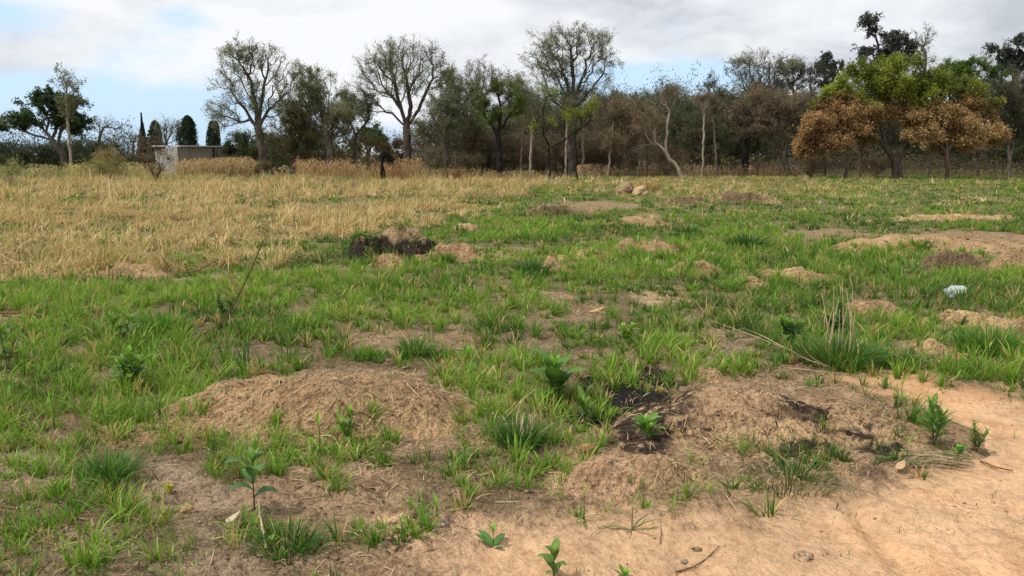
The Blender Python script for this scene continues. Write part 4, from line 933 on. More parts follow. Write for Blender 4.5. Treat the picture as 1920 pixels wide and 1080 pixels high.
conifer(406, 227, 325, 27, 86, 'narrow dark cypress with a ragged top right of the wide one', .25, CY, blunt=.0)
conifer(273, 212, 325, 36, 92, 'tall pointed conifer with a thin spire behind the brown shrub', 1.6, CY, 'spire_conifer')
conifer(297, 226, 325, 30, 90, 'dark ragged conifer just right of the pointed one', .5, CY, 'spire_conifer', 7000)
# --- the three great half bare trees and company
tree_px('half_bare_tree', 'tall half bare tree with a bent trunk and drooping left branches near the shed', 57, 506, [[(508, GB), (495, 300), (487, 262), (484, 240)], [(484, 240), (478, 190), (470, 150), (455, 125)], [(484, 240), (505, 205), (530, 180)], [(484, 240), (470, 225), (440, 232), (415, 240)], [(484,240),(492,180),(500,140)]],
        [(450, 112, 44, 34), (490, 108, 50, 30), (520, 135, 38, 36), (430, 160, 30, 35), (425, 205, 36, 32), (400, 225, 22, 20), (540, 170, 24, 28), (470, 180, 40, 40), (520, 200, 30, 26)], .27, M['dark'], 11000, lsize=.13, cols=GREY, tip=.013, dens=1.15, dk=.5, twigs=4, leafdrop=.3)
tree_px('half_bare_tree', 'broad half bare tree with a rounded domed crown left of centre', 58, 765, [[(765, GB), (764, 275), (762, 240)], [(762, 240), (752, 205), (735, 180), (700, 168)], [(762, 240), (770, 200), (765, 160), (755, 120)], [(762, 240), (785, 205), (805, 160)], [(762, 240), (735, 212), (700, 208), (680, 200)], [(762,240),(745,180),(735,130)]],
        [(755, 100, 58, 30), (705, 125, 38, 34), (800, 115, 40, 34), (760, 145, 70, 45), (690, 165, 34, 26), (820, 150, 36, 30), (690, 203, 38, 16), (835, 130, 18, 24)], .29, M['dark'], 12000, lsize=.12, cols=GREY, tip=.013, dens=1.15, dk=.5, twigs=4)
tree_px('half_bare_tree', 'tallest half bare tree in the middle with a wide airy crown', 60, 1072, [[(1072, GB), (1071, 270), (1072, 205)], [(1072, 205), (1065, 160), (1050, 120)], [(1072, 205), (1085, 165), (1100, 125)], [(1072, 205), (1095, 185), (1130, 140)], [(1072,205),(1075,150),(1070,90)]],
        [(1070, 75, 52, 32), (1020, 100, 32, 34), (1115, 95, 42, 34), (1135, 122, 30, 26), (1065, 125, 60, 36), (1050, 160, 45, 30), (1100, 165, 32, 26)], .29, M['dark'], 13000, lsize=.13, cols=GREY, tip=.013, dens=1.15, dk=.5, twigs=4)
tree_px('olive_green_tree', 'greyish green tree with a forked pale trunk left of the domed tree', 58, 620, [[(620, GB), (618, 280), (612, 250)], [(612, 250), (600, 200), (590, 165)], [(612, 250), (635, 225), (650, 200)]],
        [(598, 155, 34, 30), (580, 175, 28, 34), (640, 215, 42, 38), (605, 215, 40, 36), (660, 195, 18, 22), (625, 250, 30, 18)], .26, M['grey'], 15000, lsize=.14, cols=GREY, tip=.013, dens=1.2, twigs=4)
tree_px('olive_green_tree', 'dense olive brown tree beside the bent trunk of the tree near the shed', 60, 555, [[(553, GB), (550, 290), (548, 260)]], [(545, 225, 42, 42), (535, 265, 36, 30), (570, 270, 34, 28), (560, 195, 26, 20)], .16, M['dark'], 16000, lsize=.14, cols=OLIVE, tip=.013, dens=1.1, twigs=4)
tree_px('olive_green_tree', 'low green bushy tree right of the ruined shed', 63, 455, [[(455, GB), (455, 290)]], [(458, 272, 30, 28), (440, 290, 22, 18), (470, 290, 20, 18)], .14, M['dark'], 8000, lsize=.16, cols=((.03, .05, .02), (.06, .09, .03), (.09, .12, .045)), dens=1.1, twigs=4)
tree_px('olive_green_tree', 'grey green spreading tree touching the left side of the domed tree', 62, 662, [[(662, GB), (664, 285), (668, 255)], [(668, 255), (690, 225)]], [(655, 192, 32, 26), (682, 205, 32, 20), (640, 225, 24, 26)], .14, M['grey'], 11000, lsize=.13, cols=((.07, .10, .05), (.12, .15, .08), (.17, .20, .11)), tip=.012, dens=1.1, twigs=4)
tree_px('dry_bushy_tree', 'low reddish brown bushy tree left of the domed tree trunk', 63, 742, [[(742, GB), (742, 295)]], [(742, 288, 22, 18), (748, 272, 14, 14)], .1, M['brown'], 7000, lsize=.13, cols=((.16, .10, .06), (.24, .16, .10)), tip=.012, dens=1.3, twigs=4)
tree_px('olive_green_tree', 'pale olive tree filling the gap right of the domed crown', 60, 868, [[(868, GB), (866, 280), (862, 240)], [(862, 240), (880, 205)]], [(850, 155, 30, 30), (880, 180, 34, 34), (845, 215, 36, 34), (895, 235, 30, 30)], .17, M['grey'], 14000, lsize=.13, cols=GREY, tip=.012, dens=1.1, twigs=4)
tree_px('half_bare_tree', 'airy grey tree in the gap between the bent trunk tree and the forked pale trunk', 61, 577, [[(577, GB), (576, 280), (574, 230)], [(574, 230), (560, 180), (565, 150)]], [(565, 150, 30, 26), (585, 190, 34, 36), (560, 220, 30, 30), (590, 245, 34, 28)], .16, M['grey'], 11000, lsize=.13, cols=GREY, tip=.012, dens=1.1, twigs=4)
tree_px('vivid_green_tree', 'round bright green tree in the gap left of the domed tree', 80, 690, [[(690, GB), (690, 285)]], [(690, 258, 28, 20), (665, 275, 22, 12), (710, 268, 16, 14)], .2, M['dark'], 9000, lsize=.28, cols=((.02, .06, .015), (.04, .12, .025), (.07, .17, .04)), dens=.7, twigs=4, tlen=.8, tip=.018)
tree_px('olive_green_tree', 'grey green tree with slanting stems right of the domed tree', 57, 838, [[(838, GB), (835, 285), (830, 255)], [(830, 255), (845, 225), (860, 200)], [(830, 255), (815, 225), (805, 205)]],
        [(820, 205, 34, 36), (855, 190, 34, 40), (840, 235, 44, 24), (800, 235, 26, 24)], .2, M['dark'], 11000, lsize=.13, cols=GREY, tip=.012, dens=1.2, twigs=4)
tree_px('bare_tree', 'pale bare tree in the background between the domed tree and the tallest tree', 78, 905, [[(905, GB), (905, 250), (905, 190)]], [(900, 140, 34, 28), (880, 165, 28, 30), (935, 155, 26, 26)], .26, M['grey'], 2500, lsize=.16, cols=GREY, tip=.017, dens=.75, tlen=.8, twigs=4)
tree_px('burnt_trunk_tree', 'tree with a charred black trunk and a fresh green crown left of the tallest tree', 53, 937, [[(937, GB), (936, 285), (933, 250)], [(933, 250), (915, 225), (900, 205)], [(933, 250), (940, 215), (935, 180)], [(933, 250), (950, 225), (965, 205)]],
        [(900, 198, 32, 16), (925, 212, 26, 18), (930, 165, 26, 22), (965, 190, 24, 26), (905, 225, 26, 14)], .19, M['char'], 11000, lsize=.11, cols=((.06, .08, .025), (.09, .14, .025), (.14, .23, .035)), tip=.012, dens=1.5, twigs=4)
tree_px('olive_green_tree', 'thin pale stemmed tree between the charred tree and the tallest tree', 56, 993, [[(993, GB), (996, 270), (997, 215)], [(997, 240), (975, 215)]], [(985, 175, 34, 34), (965, 155, 26, 24), (1010, 195, 24, 28), (985, 215, 28, 20)], .09, M['pale'], 8000, lsize=.12, cols=GREY, tip=.011, dens=1.3, twigs=4)
tree_px('burnt_sapling', 'charred forked sapling whose bough slants up to the right', 50, 1041, [[(1031, GB), (1029, 290), (1027, 272)], [(1043, GB), (1041, 290), (1035, 275), (1027, 272)], [(1035, 275), (1060, 262), (1080, 245), (1102, 232)], [(1027, 272), (1010, 250), (1020, 225)]],
        [(1040, 175, 30, 16), (1095, 218, 20, 14), (1015, 235, 26, 20), (1070, 215, 24, 18), (1110, 195, 14, 12)], .085, M['char'], 2200, lsize=.11, cols=VIV, tip=.012, dens=1.4, twigs=4)
tree_px('burnt_sapling', 'thin charred pole of a sapling right of the forked sapling', 51, 1083, [[(1083, GB), (1080, 290), (1078, 262)]], [(1078, 245, 18, 16)], .045, M['char'], 500, lsize=.1, cols=OLIVE, tip=.011, dens=1.2, twigs=3)
tree_px('slender_tree', 'slim pale straight stem behind the orange termite mound', 61, 1092, [[(1092, GB), (1093, 280), (1092, 235)]], [(1093, 215, 22, 24)], .08, M['pale'], 1800, lsize=.12, cols=BRN, tip=.011, dens=1.4)
tree_px('dry_bushy_tree', 'round dusty brown tree right of the tallest tree', 59, 1175, [[(1175, GB), (1172, 295), (1165, 275)], [(1172, 295), (1190, 270), (1200, 250)], [(1172, 300), (1150, 275), (1140, 250)]],
        [(1165, 210, 52, 36), (1145, 240, 38, 34), (1205, 235, 40, 36), (1180, 262, 52, 24), (1125, 205, 20, 22)], .16, M['brown'], 15000, lsize=.12, cols=BRN, tip=.012, dens=1.3, twigs=5, tlen=.6)
tree_px('leaning_tree', 'bare pale tree with a crooked leaning trunk standing in the far grass', 52, 1281, [[(1281, GB), (1274, 318), (1264, 305), (1255, 300)], [(1255, 300), (1248, 285), (1240, 275), (1222, 270), (1212, 272)], [(1248, 285), (1250, 260), (1252, 230), (1258, 200)], [(1222, 270), (1213, 255), (1207, 240)], [(1238, 274), (1228, 265), (1228, 240)], [(1255,300),(1254,318),(1258,326)]],
        [(1235, 200, 26, 28), (1215, 225, 26, 22), (1258, 180, 18, 20)], .12, M['pale'], 2500, lsize=.12, cols=BRN, tip=.012, dens=1.8, twigs=4)
tree_px('dry_bushy_tree', 'wide brownish grey tree with a black trunk left of the rust leaved tree', 60, 1397, [[(1397, GB), (1398, 285), (1400, 255)], [(1400, 255), (1420, 235), (1440, 225)], [(1400, 255), (1385, 230), (1375, 205)]],
        [(1400, 210, 38, 30), (1440, 195, 50, 34), (1390, 235, 30, 22), (1440, 225, 42, 24)], .27, M['char'], 16000, lsize=.13, cols=BRN, tip=.012, dens=1.2, twigs=4)
tree_px('dry_bushy_tree', 'leaning dark limbed tree just left of the rust leaved tree', 59, 1482, [[(1482, GB), (1470, 292), (1455, 270), (1435, 258)], [(1470, 292), (1478, 265), (1470, 240)]], [(1475, 215, 42, 28), (1450, 235, 40, 22), (1500, 195, 26, 28)], .16, M['dark'], 10000, lsize=.13, cols=BRN, tip=.012, dens=1.2, twigs=4)
tree_px('bare_tree', 'pale bare topped tree behind the wide brownish grey tree', 76, 1418, [[(1418, GB), (1420, 250), (1420, 190)]], [(1405, 130, 38, 30), (1445, 125, 34, 24), (1420, 165, 50, 22)], .26, M['grey'], 6000, lsize=.16, cols=GREY, tip=.016, dens=.75, tlen=.8, twigs=4)
tree_px('bare_tree', 'thin layered grey green tree behind the leaning dark limbed tree', 78, 1500, [[(1500, GB), (1498, 240), (1490, 180)]], [(1485, 125, 42, 16), (1515, 135, 40, 16), (1490, 155, 40, 16), (1545, 160, 34, 24)], .24, M['grey'], 8000, lsize=.17, cols=((.04, .055, .035), (.075, .09, .055)), tip=.016, dens=.8, tlen=.7, twigs=4)
tree_px('bare_tree', 'small bare topped tree poking up right of the dusty brown tree', 70, 1272, [[(1272, GB), (1272, 230)]], [(1268, 170, 26, 20), (1290, 190, 30, 20)], .15, M['grey'], 1500, lsize=.15, cols=GREY, tip=.015, dens=1, tlen=.7)
tree_px('bare_tree', 'small twiggy tree top left of the pale bare topped tree', 72, 1335, [[(1335, GB), (1335, 220)]], [(1332, 155, 18, 22), (1350, 180, 30, 20)], .15, M['grey'], 3000, lsize=.15, cols=OLIVE, tip=.015, dens=1, tlen=.7)
# --- the great rust and green tree
def cash(P):
    h = P[:, 2] + .9 * fbm(P[:, 0], P[:, 1], .5, 3, 70) - .05 * np.abs(P[:, 0]); g = sst(4.6, 5.3, h + rng.normal(0, .22, len(P)))[:, None]
    k = len(P); v = np.array(VIV); r_ = np.array(RUST); t = rng.random((k, 1)); t2 = np.clip(.5 + fbm(P[:, 0], P[:, 2] + P[:, 1], .8, 2, 8) + rng.normal(0, .25, k), 0, 1)[:, None]
    vg = v[0] + (v[2] - v[0]) * t2; rc = r_[0] + (r_[2] - r_[0]) * t2; ol = rng.random((k, 1)) < .12; rc = np.where(ol, np.array([.20, .19, .06]), rc)
    return vg * g + rc * (1 - g)
tree_px('rust_and_green_tree', 'great spreading tree with bright green top and rust brown lower leaves', 55, 1683, [[(1684, GB), (1680, 305), (1664, 280), (1640, 252), (1618, 236), (1590, 232)], [(1664, 280), (1655, 245), (1640, 205), (1632, 175)], [(1684, 300), (1688, 285), (1700, 262), (1722, 240), (1750, 226), (1785, 222)], [(1700, 262), (1702, 235), (1698, 195), (1700, 160)], [(1722, 240), (1745, 210), (1765, 180)]],
        [(1560, 182, 40, 18), (1600, 166, 46, 22), (1650, 142, 50, 28), (1695, 120, 46, 20), (1745, 146, 50, 24), (1795, 165, 50, 20), (1832, 178, 30, 14), (1690, 170, 80, 26), (1545, 215, 44, 28), (1530, 255, 34, 28), (1585, 248, 40, 22), (1620, 212, 40, 22), (1660, 205, 46, 18), (1640, 232, 22, 12), (1720, 212, 50, 20), (1870, 262, 14, 12), (1508, 282, 16, 10), (1800, 198, 56, 16), (1560, 204, 44, 14), (1610, 262, 26, 12), (1815, 268, 34, 14), (1780, 222, 50, 28), (1842, 235, 34, 26), (1765, 258, 50, 16)],
        .32, M['dark'], 95000, lsize=.2, region=cash, tip=.014, dens=.75, dk=.5, twigs=3, depth=.85, spread=.15, cap=3600)
def rust_region(P): 
    k = len(P); t2 = np.clip(.5 + fbm(P[:, 0], P[:, 2] + P[:, 1], .8, 2, 8) + rng.normal(0, .25, k), 0, 1)[:, None]; r_ = np.array(RUST); return r_[0] + (r_[2] - r_[0]) * t2
tree_px('rust_leaved_tree', 'rust leaved tree with a pale twisted trunk under the left of the great tree', 54, 1588, [[(1588, GB), (1590, 290), (1592, 268)], [(1592, 268), (1575, 250)]], [(1560, 225, 42, 22), (1532, 250, 34, 28), (1560, 262, 46, 18), (1518, 275, 26, 18), (1595, 235, 34, 20), (1605, 215, 28, 14)], .12, M['brown'], 11000, lsize=.23, region=rust_region, tip=.013, dens=1.1, spread=.16)
tree_px('rust_leaved_tree', 'tan leaved tree with a straight trunk under the right of the great tree', 54, 1778, [[(1778, GB), (1775, 285), (1774, 250)], [(1775, 285), (1790, 262)]], [(1770, 218, 48, 20), (1820, 235, 42, 22), (1745, 250, 36, 14), (1790, 258, 42, 14), (1845, 245, 26, 22), (1715, 255, 20, 10)], .13, M['brown'], 13000, lsize=.23, cols=((.30, .19, .09), (.45, .30, .15), (.56, .41, .22)), tip=.013, dens=1.1, spread=.16)
tree_px('vivid_green_tree', 'bright green round topped tree behind the right of the great tree', 72, 1815, [[(1815, GB), (1815, 220)]], [(1815, 125, 48, 20), (1780, 140, 34, 22), (1845, 140, 30, 24), (1810, 165, 50, 20)], .3, M['dark'], 22000, lsize=.17, cols=((.05, .10, .015), (.09, .17, .02), (.13, .24, .03)), tip=.016, dens=.8, twigs=4)
tree_px('dark_edge_tree', 'dark grey green tree with paired pale stems at the right edge', 58, 1893, [[(1893, GB), (1892, 280), (1895, 240)], [(1893, 300), (1903, 260), (1905, 225)]], [(1895, 190, 42, 40), (1900, 240, 46, 34), (1925, 160, 30, 36), (1870, 215, 26, 34)], .15, M['grey'], 17000, lsize=.14, cols=((.04, .045, .03), (.07, .075, .045), (.10, .10, .07)), tip=.012, dens=1.1, twigs=4)
tree_px('eucalyptus_tree', 'tall dark eucalyptus rising behind the great rust and green tree', 96, 1660, [[(1662, GB), (1662, 200), (1655, 120), (1640, 60)], [(1655, 130), (1690, 100), (1722, 80)], [(1655, 120), (1625, 110), (1605, 112)]],
        [(1628, 40, 22, 12), (1640, 58, 16, 10), (1620, 100, 24, 8), (1668, 70, 24, 12), (1660, 95, 42, 14), (1700, 72, 22, 12), (1715, 92, 18, 14), (1690, 112, 40, 12), (1640, 122, 30, 12)], .4, M['grey'], 9500, lsize=.34, cols=EUC, tip=.02, dens=.5, dk=.7, twigs=3, tlen=.8, leafdrop=.6, step=.4)
tree_px('bare_tree', 'bare pale topped tree right of the tall eucalyptus', 94, 1735, [[(1735, GB), (1733, 150), (1735, 100)]], [(1738, 65, 14, 18), (1732, 85, 18, 16)], .2, M['grey'], 500, lsize=.18, cols=GREY, tip=.018, dens=.6, step=.4, tlen=.8)
tree_px('eucalyptus_tree', 'dark eucalyptus at the right edge above the paired stems', 92, 1905, [[(1905, GB), (1905, 200), (1903, 110)]], [(1900, 75, 20, 12), (1885, 95, 24, 12), (1912, 110, 24, 16), (1890, 125, 26, 14), (1860, 88, 12, 7), (1925, 70, 14, 10)], .35, M['grey'], 7000, lsize=.34, cols=EUC, tip=.02, dens=.5, dk=.7, tlen=.8, leafdrop=.6, step=.4)
tree_px('eucalyptus_tree', 'leaning dark eucalyptus tip above the thin layered tree', 98, 1548, [[(1548, GB), (1548, 180), (1546, 130)]], [(1550, 110, 9, 10), (1542, 125, 12, 8), (1570, 125, 22, 9), (1580, 138, 26, 12)], .3, M['grey'], 3800, lsize=.32, cols=EUC, tip=.02, dens=.6, dk=.7, tlen=.7, step=.4)

for (bx, top, lean, bark, lb) in ((1317, 188, 4, 'pale', 'slim pale stemmed tree standing alone right of the leaning pale tree'), (1345, 200, -8, 'grey', 'slim grey tree between the pale stemmed tree and the black trunk'), (1140, 205, 12, 'pale', 'slanting pale stem inside the dusty brown tree'), (1215, 215, -6, 'dark', 'thin dark stem left of the leaning pale tree'),
                                  (1612, 262, 6, 'brown', 'thin brown stem right of the twisted trunk under the great tree'), (1548, 265, -10, 'dark', 'thin dark stem at the left rim of the rust leaves'), (1740, 265, 8, 'grey', 'thin grey stem between the great tree trunk and the tan leaved tree'), (1835, 262, -5, 'dark', 'thin dark stem right of the tan leaved tree'), (975, 205, 9, 'brown', 'thin brown slanting stem right of the charred tree'), (1060, 200, 3, 'pale', 'thin pale pole left of the tallest tree trunk'), (855, 262, -8, 'pale', 'thin pale slanting stem left of the brown thicket')):
    tree_px('slender_tree', lb, 59, bx, [[(bx, GB), (bx + lean * .3, 292), (bx + lean, top + 12)]], [(bx + lean, top, 20, 20)], .075, M[bark], 1500, lsize=.13, cols=BRN if bx > 1100 else GREY, tip=.011, dens=1.1, twigs=3, group='thin stemmed trees before the wood')
# --- shrubs
def shrub(px, py, d, w, h, label, cols, stems=9, leaves=1500, bark='brown', ls=.1, name='dry_shrub', cat='shrub', up=.05, dens=2.5, group='shrubs along the wood edge', tip=.009):
    b = at(px, py, d); b[2] = gz(b[0], b[1]) - .03; W = w * PXM(d) / 2; H = h * PXM(d)
    tr = []
    for i in range(stems):
        a = i * 2.4; tr.append([(0.04 * math.cos(a), .04 * math.sin(a), 0), (W * .3 * math.cos(a), W * .3 * math.sin(a), H * .35)])
    tr = [tr[0]] + [[tr[0][0], t[1]] for t in tr[1:]]
    return make_tree(name, label, cat, b, tr, [((0, 0, H * .66), (W, W * .8, H * .40)), ((0, 0, H * .45), (W * .7, W * .6, H * .3))], .05 if H > 1.5 else .025, M[bark], leaves, dens=dens, lsize=ls, tlen=.4, step=.18, dk=.3, cols=cols, tip=tip, twigs=4, group=group, up=up)
shrub(292, 345, 45, 66, 88, 'reddish brown leafless shrub in front of the left end of the shed', ((.14, .07, .05), (.20, .11, .08)), 9, 900)
shrub(735, 320, 55, 34, 44, 'rusty twiggy shrub beside the trunk of the domed tree', ((.16, .09, .05), (.24, .15, .08)), 9, 1800)
shrub(668, 352, 38, 14, 14, 'small greyish dead shrub standing in the dry grass', ((.2, .15, .12), (.28, .22, .18)), 7, 500, 'grey', .05, dens=14, tip=.006)
shrub(875, 325, 54, 60, 50, 'brown leafless thicket left of the charred tree', ((.10, .07, .05), (.16, .12, .08)), 11, 3500)
shrub(805, 322, 56, 50, 62, 'thicket of pale upright stems right of the domed tree trunk', ((.14, .14, .09), (.22, .2, .14)), 13, 2500, 'pale')
shrub(1520, 318, 57, 50, 40, 'brown scrubby bush below the leaning dark limbed tree', ((.10, .07, .05), (.2, .14, .1)), 9, 2500)
shrub(1640, 318, 58, 50, 36, 'low brown scrub just left of the great tree trunk', ((.10, .07, .05), (.17, .12, .08)), 9, 2500)
shrub(1250, 318, 58, 60, 60, 'dark reddish brown thicket behind the leaning pale tree', ((.08, .05, .04), (.14, .09, .06)), 9, 3500)
shrub(1000, 318, 60, 60, 66, 'dim leafless thicket left of the tallest tree trunk', ((.08, .06, .04), (.14, .1, .07)), 9, 3500)
shrub(1125, 318, 62, 60, 60, 'dim leafless thicket right of the tallest tree trunk', ((.08, .06, .04), (.14, .1, .07)), 9, 3500)
shrub(180, 335, 50, 70, 36, 'yellowish drooping grass bush in front of the dark left thicket', ((.2, .2, .07), (.3, .27, .11)), 9, 3000, 'straw')
shrub(205, 330, 52, 60, 58, 'straw coloured arching bush left of the reddish shrub', ((.24, .2, .09), (.34, .28, .13)), 9, 3000, 'straw')
shrub(15, 345, 42, 50, 44, 'arching yellowish green reed bush at the left edge', ((.16, .2, .06), (.3, .3, .12)), 9, 900, 'straw')
shrub(480, 325, 55, 34, 30, 'low brownish scrub at the foot of the bent trunk', ((.14, .10, .05), (.22, .16, .08)), 9, 1800)
shrub(845, 333, 50, 40, 20, 'rust coloured low scrub between the domed tree and the charred tree', ((.25, .11, .05), (.34, .17, .08)), 9, 1200)

# --- background wood: variants, then copies of each with its children
def copy_tree(o, loc, rz, sc, label, group):
    c = o.copy(); C.objects.link(c); c.location = loc; c.rotation_euler = (0, 0, rz); c.scale = sc; c['label'] = label; c['group'] = group
    for ch in o.children:
        k = ch.copy(); C.objects.link(k); k.parent = c
    return c
def variant(name, cols, H, W, leaves, bark, ls=.17, low=.25):
    el = [((0, 0, H * .72), (W * .75, W * .75, H * .26)), ((W * .45, 0, H * .5), (W * .55, W * .6, H * .24)), ((-W * .5, .3, H * .48), (W * .55, W * .6, H * .24)), ((0, .3, H * low * 1.3), (W * .7, W * .6, H * .18))]
    return make_tree(name, 'x', 'tree', (0, 0, 0), [[(0, 0, 0), (.1, 0, H * .25), (.0, .1, H * .45)]], el, .2, M[bark], leaves, dens=.55, lsize=ls, tlen=.7, step=.32, dk=.6, cols=cols, tip=.015, twigs=3)
V_ = [variant('wood_tree', ((.08, .09, .05), (.12, .13, .075), (.165, .17, .105)), 8.5, 3.0, 16000, 'dark'),
      variant('wood_tree', ((.10, .10, .07), (.15, .15, .10), (.20, .19, .135)), 9.0, 3.2, 13000, 'grey'),
      variant('wood_tree', ((.06, .09, .04), (.09, .125, .055), (.13, .165, .08)), 7.5, 3.3, 16000, 'dark'),
      variant('wood_tree', ((.16, .125, .09), (.23, .18, .13), (.28, .23, .17)), 7.5, 2.8, 12000, 'brown')]
# map x, top y, distance, variant, wording
BG = [(1240, 175, 74, 0, 'dark wood tree behind the dusty brown tree, on its right side'), (1300, 178, 68, 2, 'dark green wood tree between the leaning pale tree and the black trunk'), (1345, 170, 70, 0, 'dark wood tree just left of the black trunked tree'), (1310, 200, 64, 0, 'nearer dim wood tree right of the leaning pale tree, in front of its dark neighbours'), (1380, 165, 74, 2, 'green tinted wood tree directly behind the black trunk'),
 (1470, 165, 72, 1, 'greyish wood tree behind the leaning dark limbed tree'), (1530, 165, 70, 0, 'dark wood tree at the left shoulder of the great tree'), (1590, 140, 78, 1, 'grey wood tree seen over the left green boughs of the great tree'), (1640, 180, 72, 0, 'shaded wood tree behind the great tree trunk, on its left'), (1720, 190, 72, 2, 'shaded wood tree behind the great tree trunk, on its right'),
 (1860, 130, 76, 1, 'grey wood tree between the bright green top and the edge tree'), (1870, 200, 68, 2, 'dark green wood tree behind the tan leaved tree'), (1935, 150, 70, 0, 'dark wood tree cut by the right edge of the view'), (1780, 200, 66, 0, 'shaded wood tree behind the tan leaved tree trunk'), (1985, 140, 64, 1, 'wood tree nearest the field, cut off by the right edge of the view'),
 (1190, 165, 82, 2, 'dark tree top showing above the dusty brown tree'), (1150, 160, 84, 2, 'dark tree top showing left above the dusty brown tree'), (1120, 195, 68, 1, 'grey wood tree between the tallest tree and the dusty brown tree'), (1060, 190, 70, 0, 'shaded wood tree directly behind the tallest tree'), (1010, 185, 68, 1, 'grey wood tree behind the pale stemmed tree'),
 (965, 180, 70, 0, 'dark wood tree behind and right of the charred tree'), (915, 180, 66, 1, 'grey green wood tree behind the charred tree'), (870, 190, 64, 1, 'grey green wood tree left of the charred tree'), (820, 215, 66, 0, 'dim wood tree right of and behind the domed tree'), (890, 215, 62, 3, 'brownish wood tree left of and below the fresh green crown'),
 (960, 240, 61, 3, 'brownish low wood tree right of the charred trunk'), (1020, 240, 63, 3, 'brownish low wood tree behind the forked sapling'), (1085, 235, 64, 3, 'brownish low wood tree behind the slim pale straight stem'), (1145, 230, 65, 3, 'brown wood tree hidden inside the dusty brown tree'),
 (560, 225, 68, 0, 'dark wood tree behind the dense olive brown tree'), (520, 245, 70, 2, 'dark wood tree right of the bent trunk'), (600, 240, 68, 1, 'grey wood tree behind the forked pale trunk'), (640, 275, 74, 2, 'low dark tree left of the round bright green tree'), (730, 285, 80, 2, 'low dark tree right of the round bright green tree'),
 (20, 262, 70, 2, 'dark bushy tree just inside the left edge, left of the leaning trunk and its neighbour'), (70, 266, 68, 0, 'dark bushy tree left of the far left leaning trunk'), (110, 262, 70, 0, 'dark bushy tree directly behind the far left leaning trunk'), (160, 255, 72, 2, 'dark bushy tree right of the far left leaning trunk'), (205, 262, 78, 0, 'dark tree beneath the flat topped bare tree'),
 (-40, 262, 68, 0, 'low dark bushy tree cut off by the left edge of the view'), (245, 282, 84, 1, 'grey low tree left of the conifers'), (300, 285, 84, 0, 'dark low tree beneath the conifers'), (345, 288, 90, 2, 'dark low tree beneath the wide cypress'), (432, 268, 82, 2, 'dark low tree right of the narrow cypress'), (390, 290, 96, 0, 'dark low tree between the two cypresses')]
for i, (px, top, d, v, lb) in enumerate(BG):
    H0 = (8.5, 9.0, 7.5, 7.5)[v]; b = at(px, 320, d); b[2] = gz(b[0], b[1]) - .05; H = at(px, top, d)[2] - b[2]; s = H / H0 / 1.0; sx = max(s, .72) * random.uniform(.95, 1.15)
    copy_tree(V_[v], b, random.uniform(0, 6.28), (sx, sx, s), lb, 'trees of the background wood')
for v in V_:                                   # the source trees themselves stand further back in the wood
    pass
for i, px in enumerate(range(1000, 2020, 62)):
    d = 84 + 9 * random.random(); b = at(px, 320, d); b[2] = gz(b[0], b[1]) - .05; q = random.uniform(.95, 1.2)
    copy_tree(V_[(2, 0, 1)[i % 3]], b, random.uniform(0, 6.28), (1.15, 1.15, q), 'shadowy tree deep in the wood, glimpsed between the nearer trunks', 'shadowy trees deep in the wood')
for v, (px, d, lb) in zip(V_, ((1260, 92, 'dark tree deep in the wood behind the leaning pale tree'), (1440, 94, 'grey tree deep in the wood behind the black trunked tree'), (1600, 92, 'dark green tree deep in the wood behind the great tree'), (1040, 90, 'brownish tree deep in the wood behind the tallest tree'))):
    b = at(px, 320, d); v.location = (b[0], b[1], gz(b[0], b[1]) - .05); v.scale = (1.1, 1.1, .95); v['label'] = lb; v['group'] = 'trees of the background wood'
def understory():
    ac = Acc()
    for (xa, xb, d0, d1, hh, n, cols) in ((960, 2050, 66, 88, 5.0, 150000, ((.045, .052, .03), (.09, .095, .055))), (760, 1250, 63, 70, 2.8, 22000, ((.11, .085, .06), (.20, .155, .11))), (-80, 260, 64, 72, 2.6, 16000, ((.015, .025, .014), (.04, .055, .025))), (440, 640, 64, 70, 2.2, 9000, ((.04, .045, .02), (.09, .09, .04))), (1250, 2000, 61, 66, 1.4, 12000, ((.10, .08, .05), (.20, .155, .10))), (620, 960, 61, 68, 2.6, 16000, ((.09, .065, .04), (.17, .125, .08)))):
        px = rng.uniform(xa, xb, n); y = rng.uniform(d0, d1, n); x = (px - 960) / FPX * y; z = hh * rng.random(n) ** .8 * np.clip(1 + 1.3 * fbm(x, y, .3, 3, 700), .3, 2); P = np.stack([x, y, z], -1) + rng.normal(0, .1, (n, 3))
        cc = np.array(cols); col = cc[0] + (cc[1] - cc[0]) * rng.random((n, 1))
        ac.add(*leafcards(P, .17 * rng.uniform(.6, 1.4, n), col, -1.2, .35))
    o = obj('understory', ac.build('understory', [M['leaf']])); tag(o, 'dim tangled undergrowth filling the wood behind the trunks', 'undergrowth', kind='stuff')
understory()

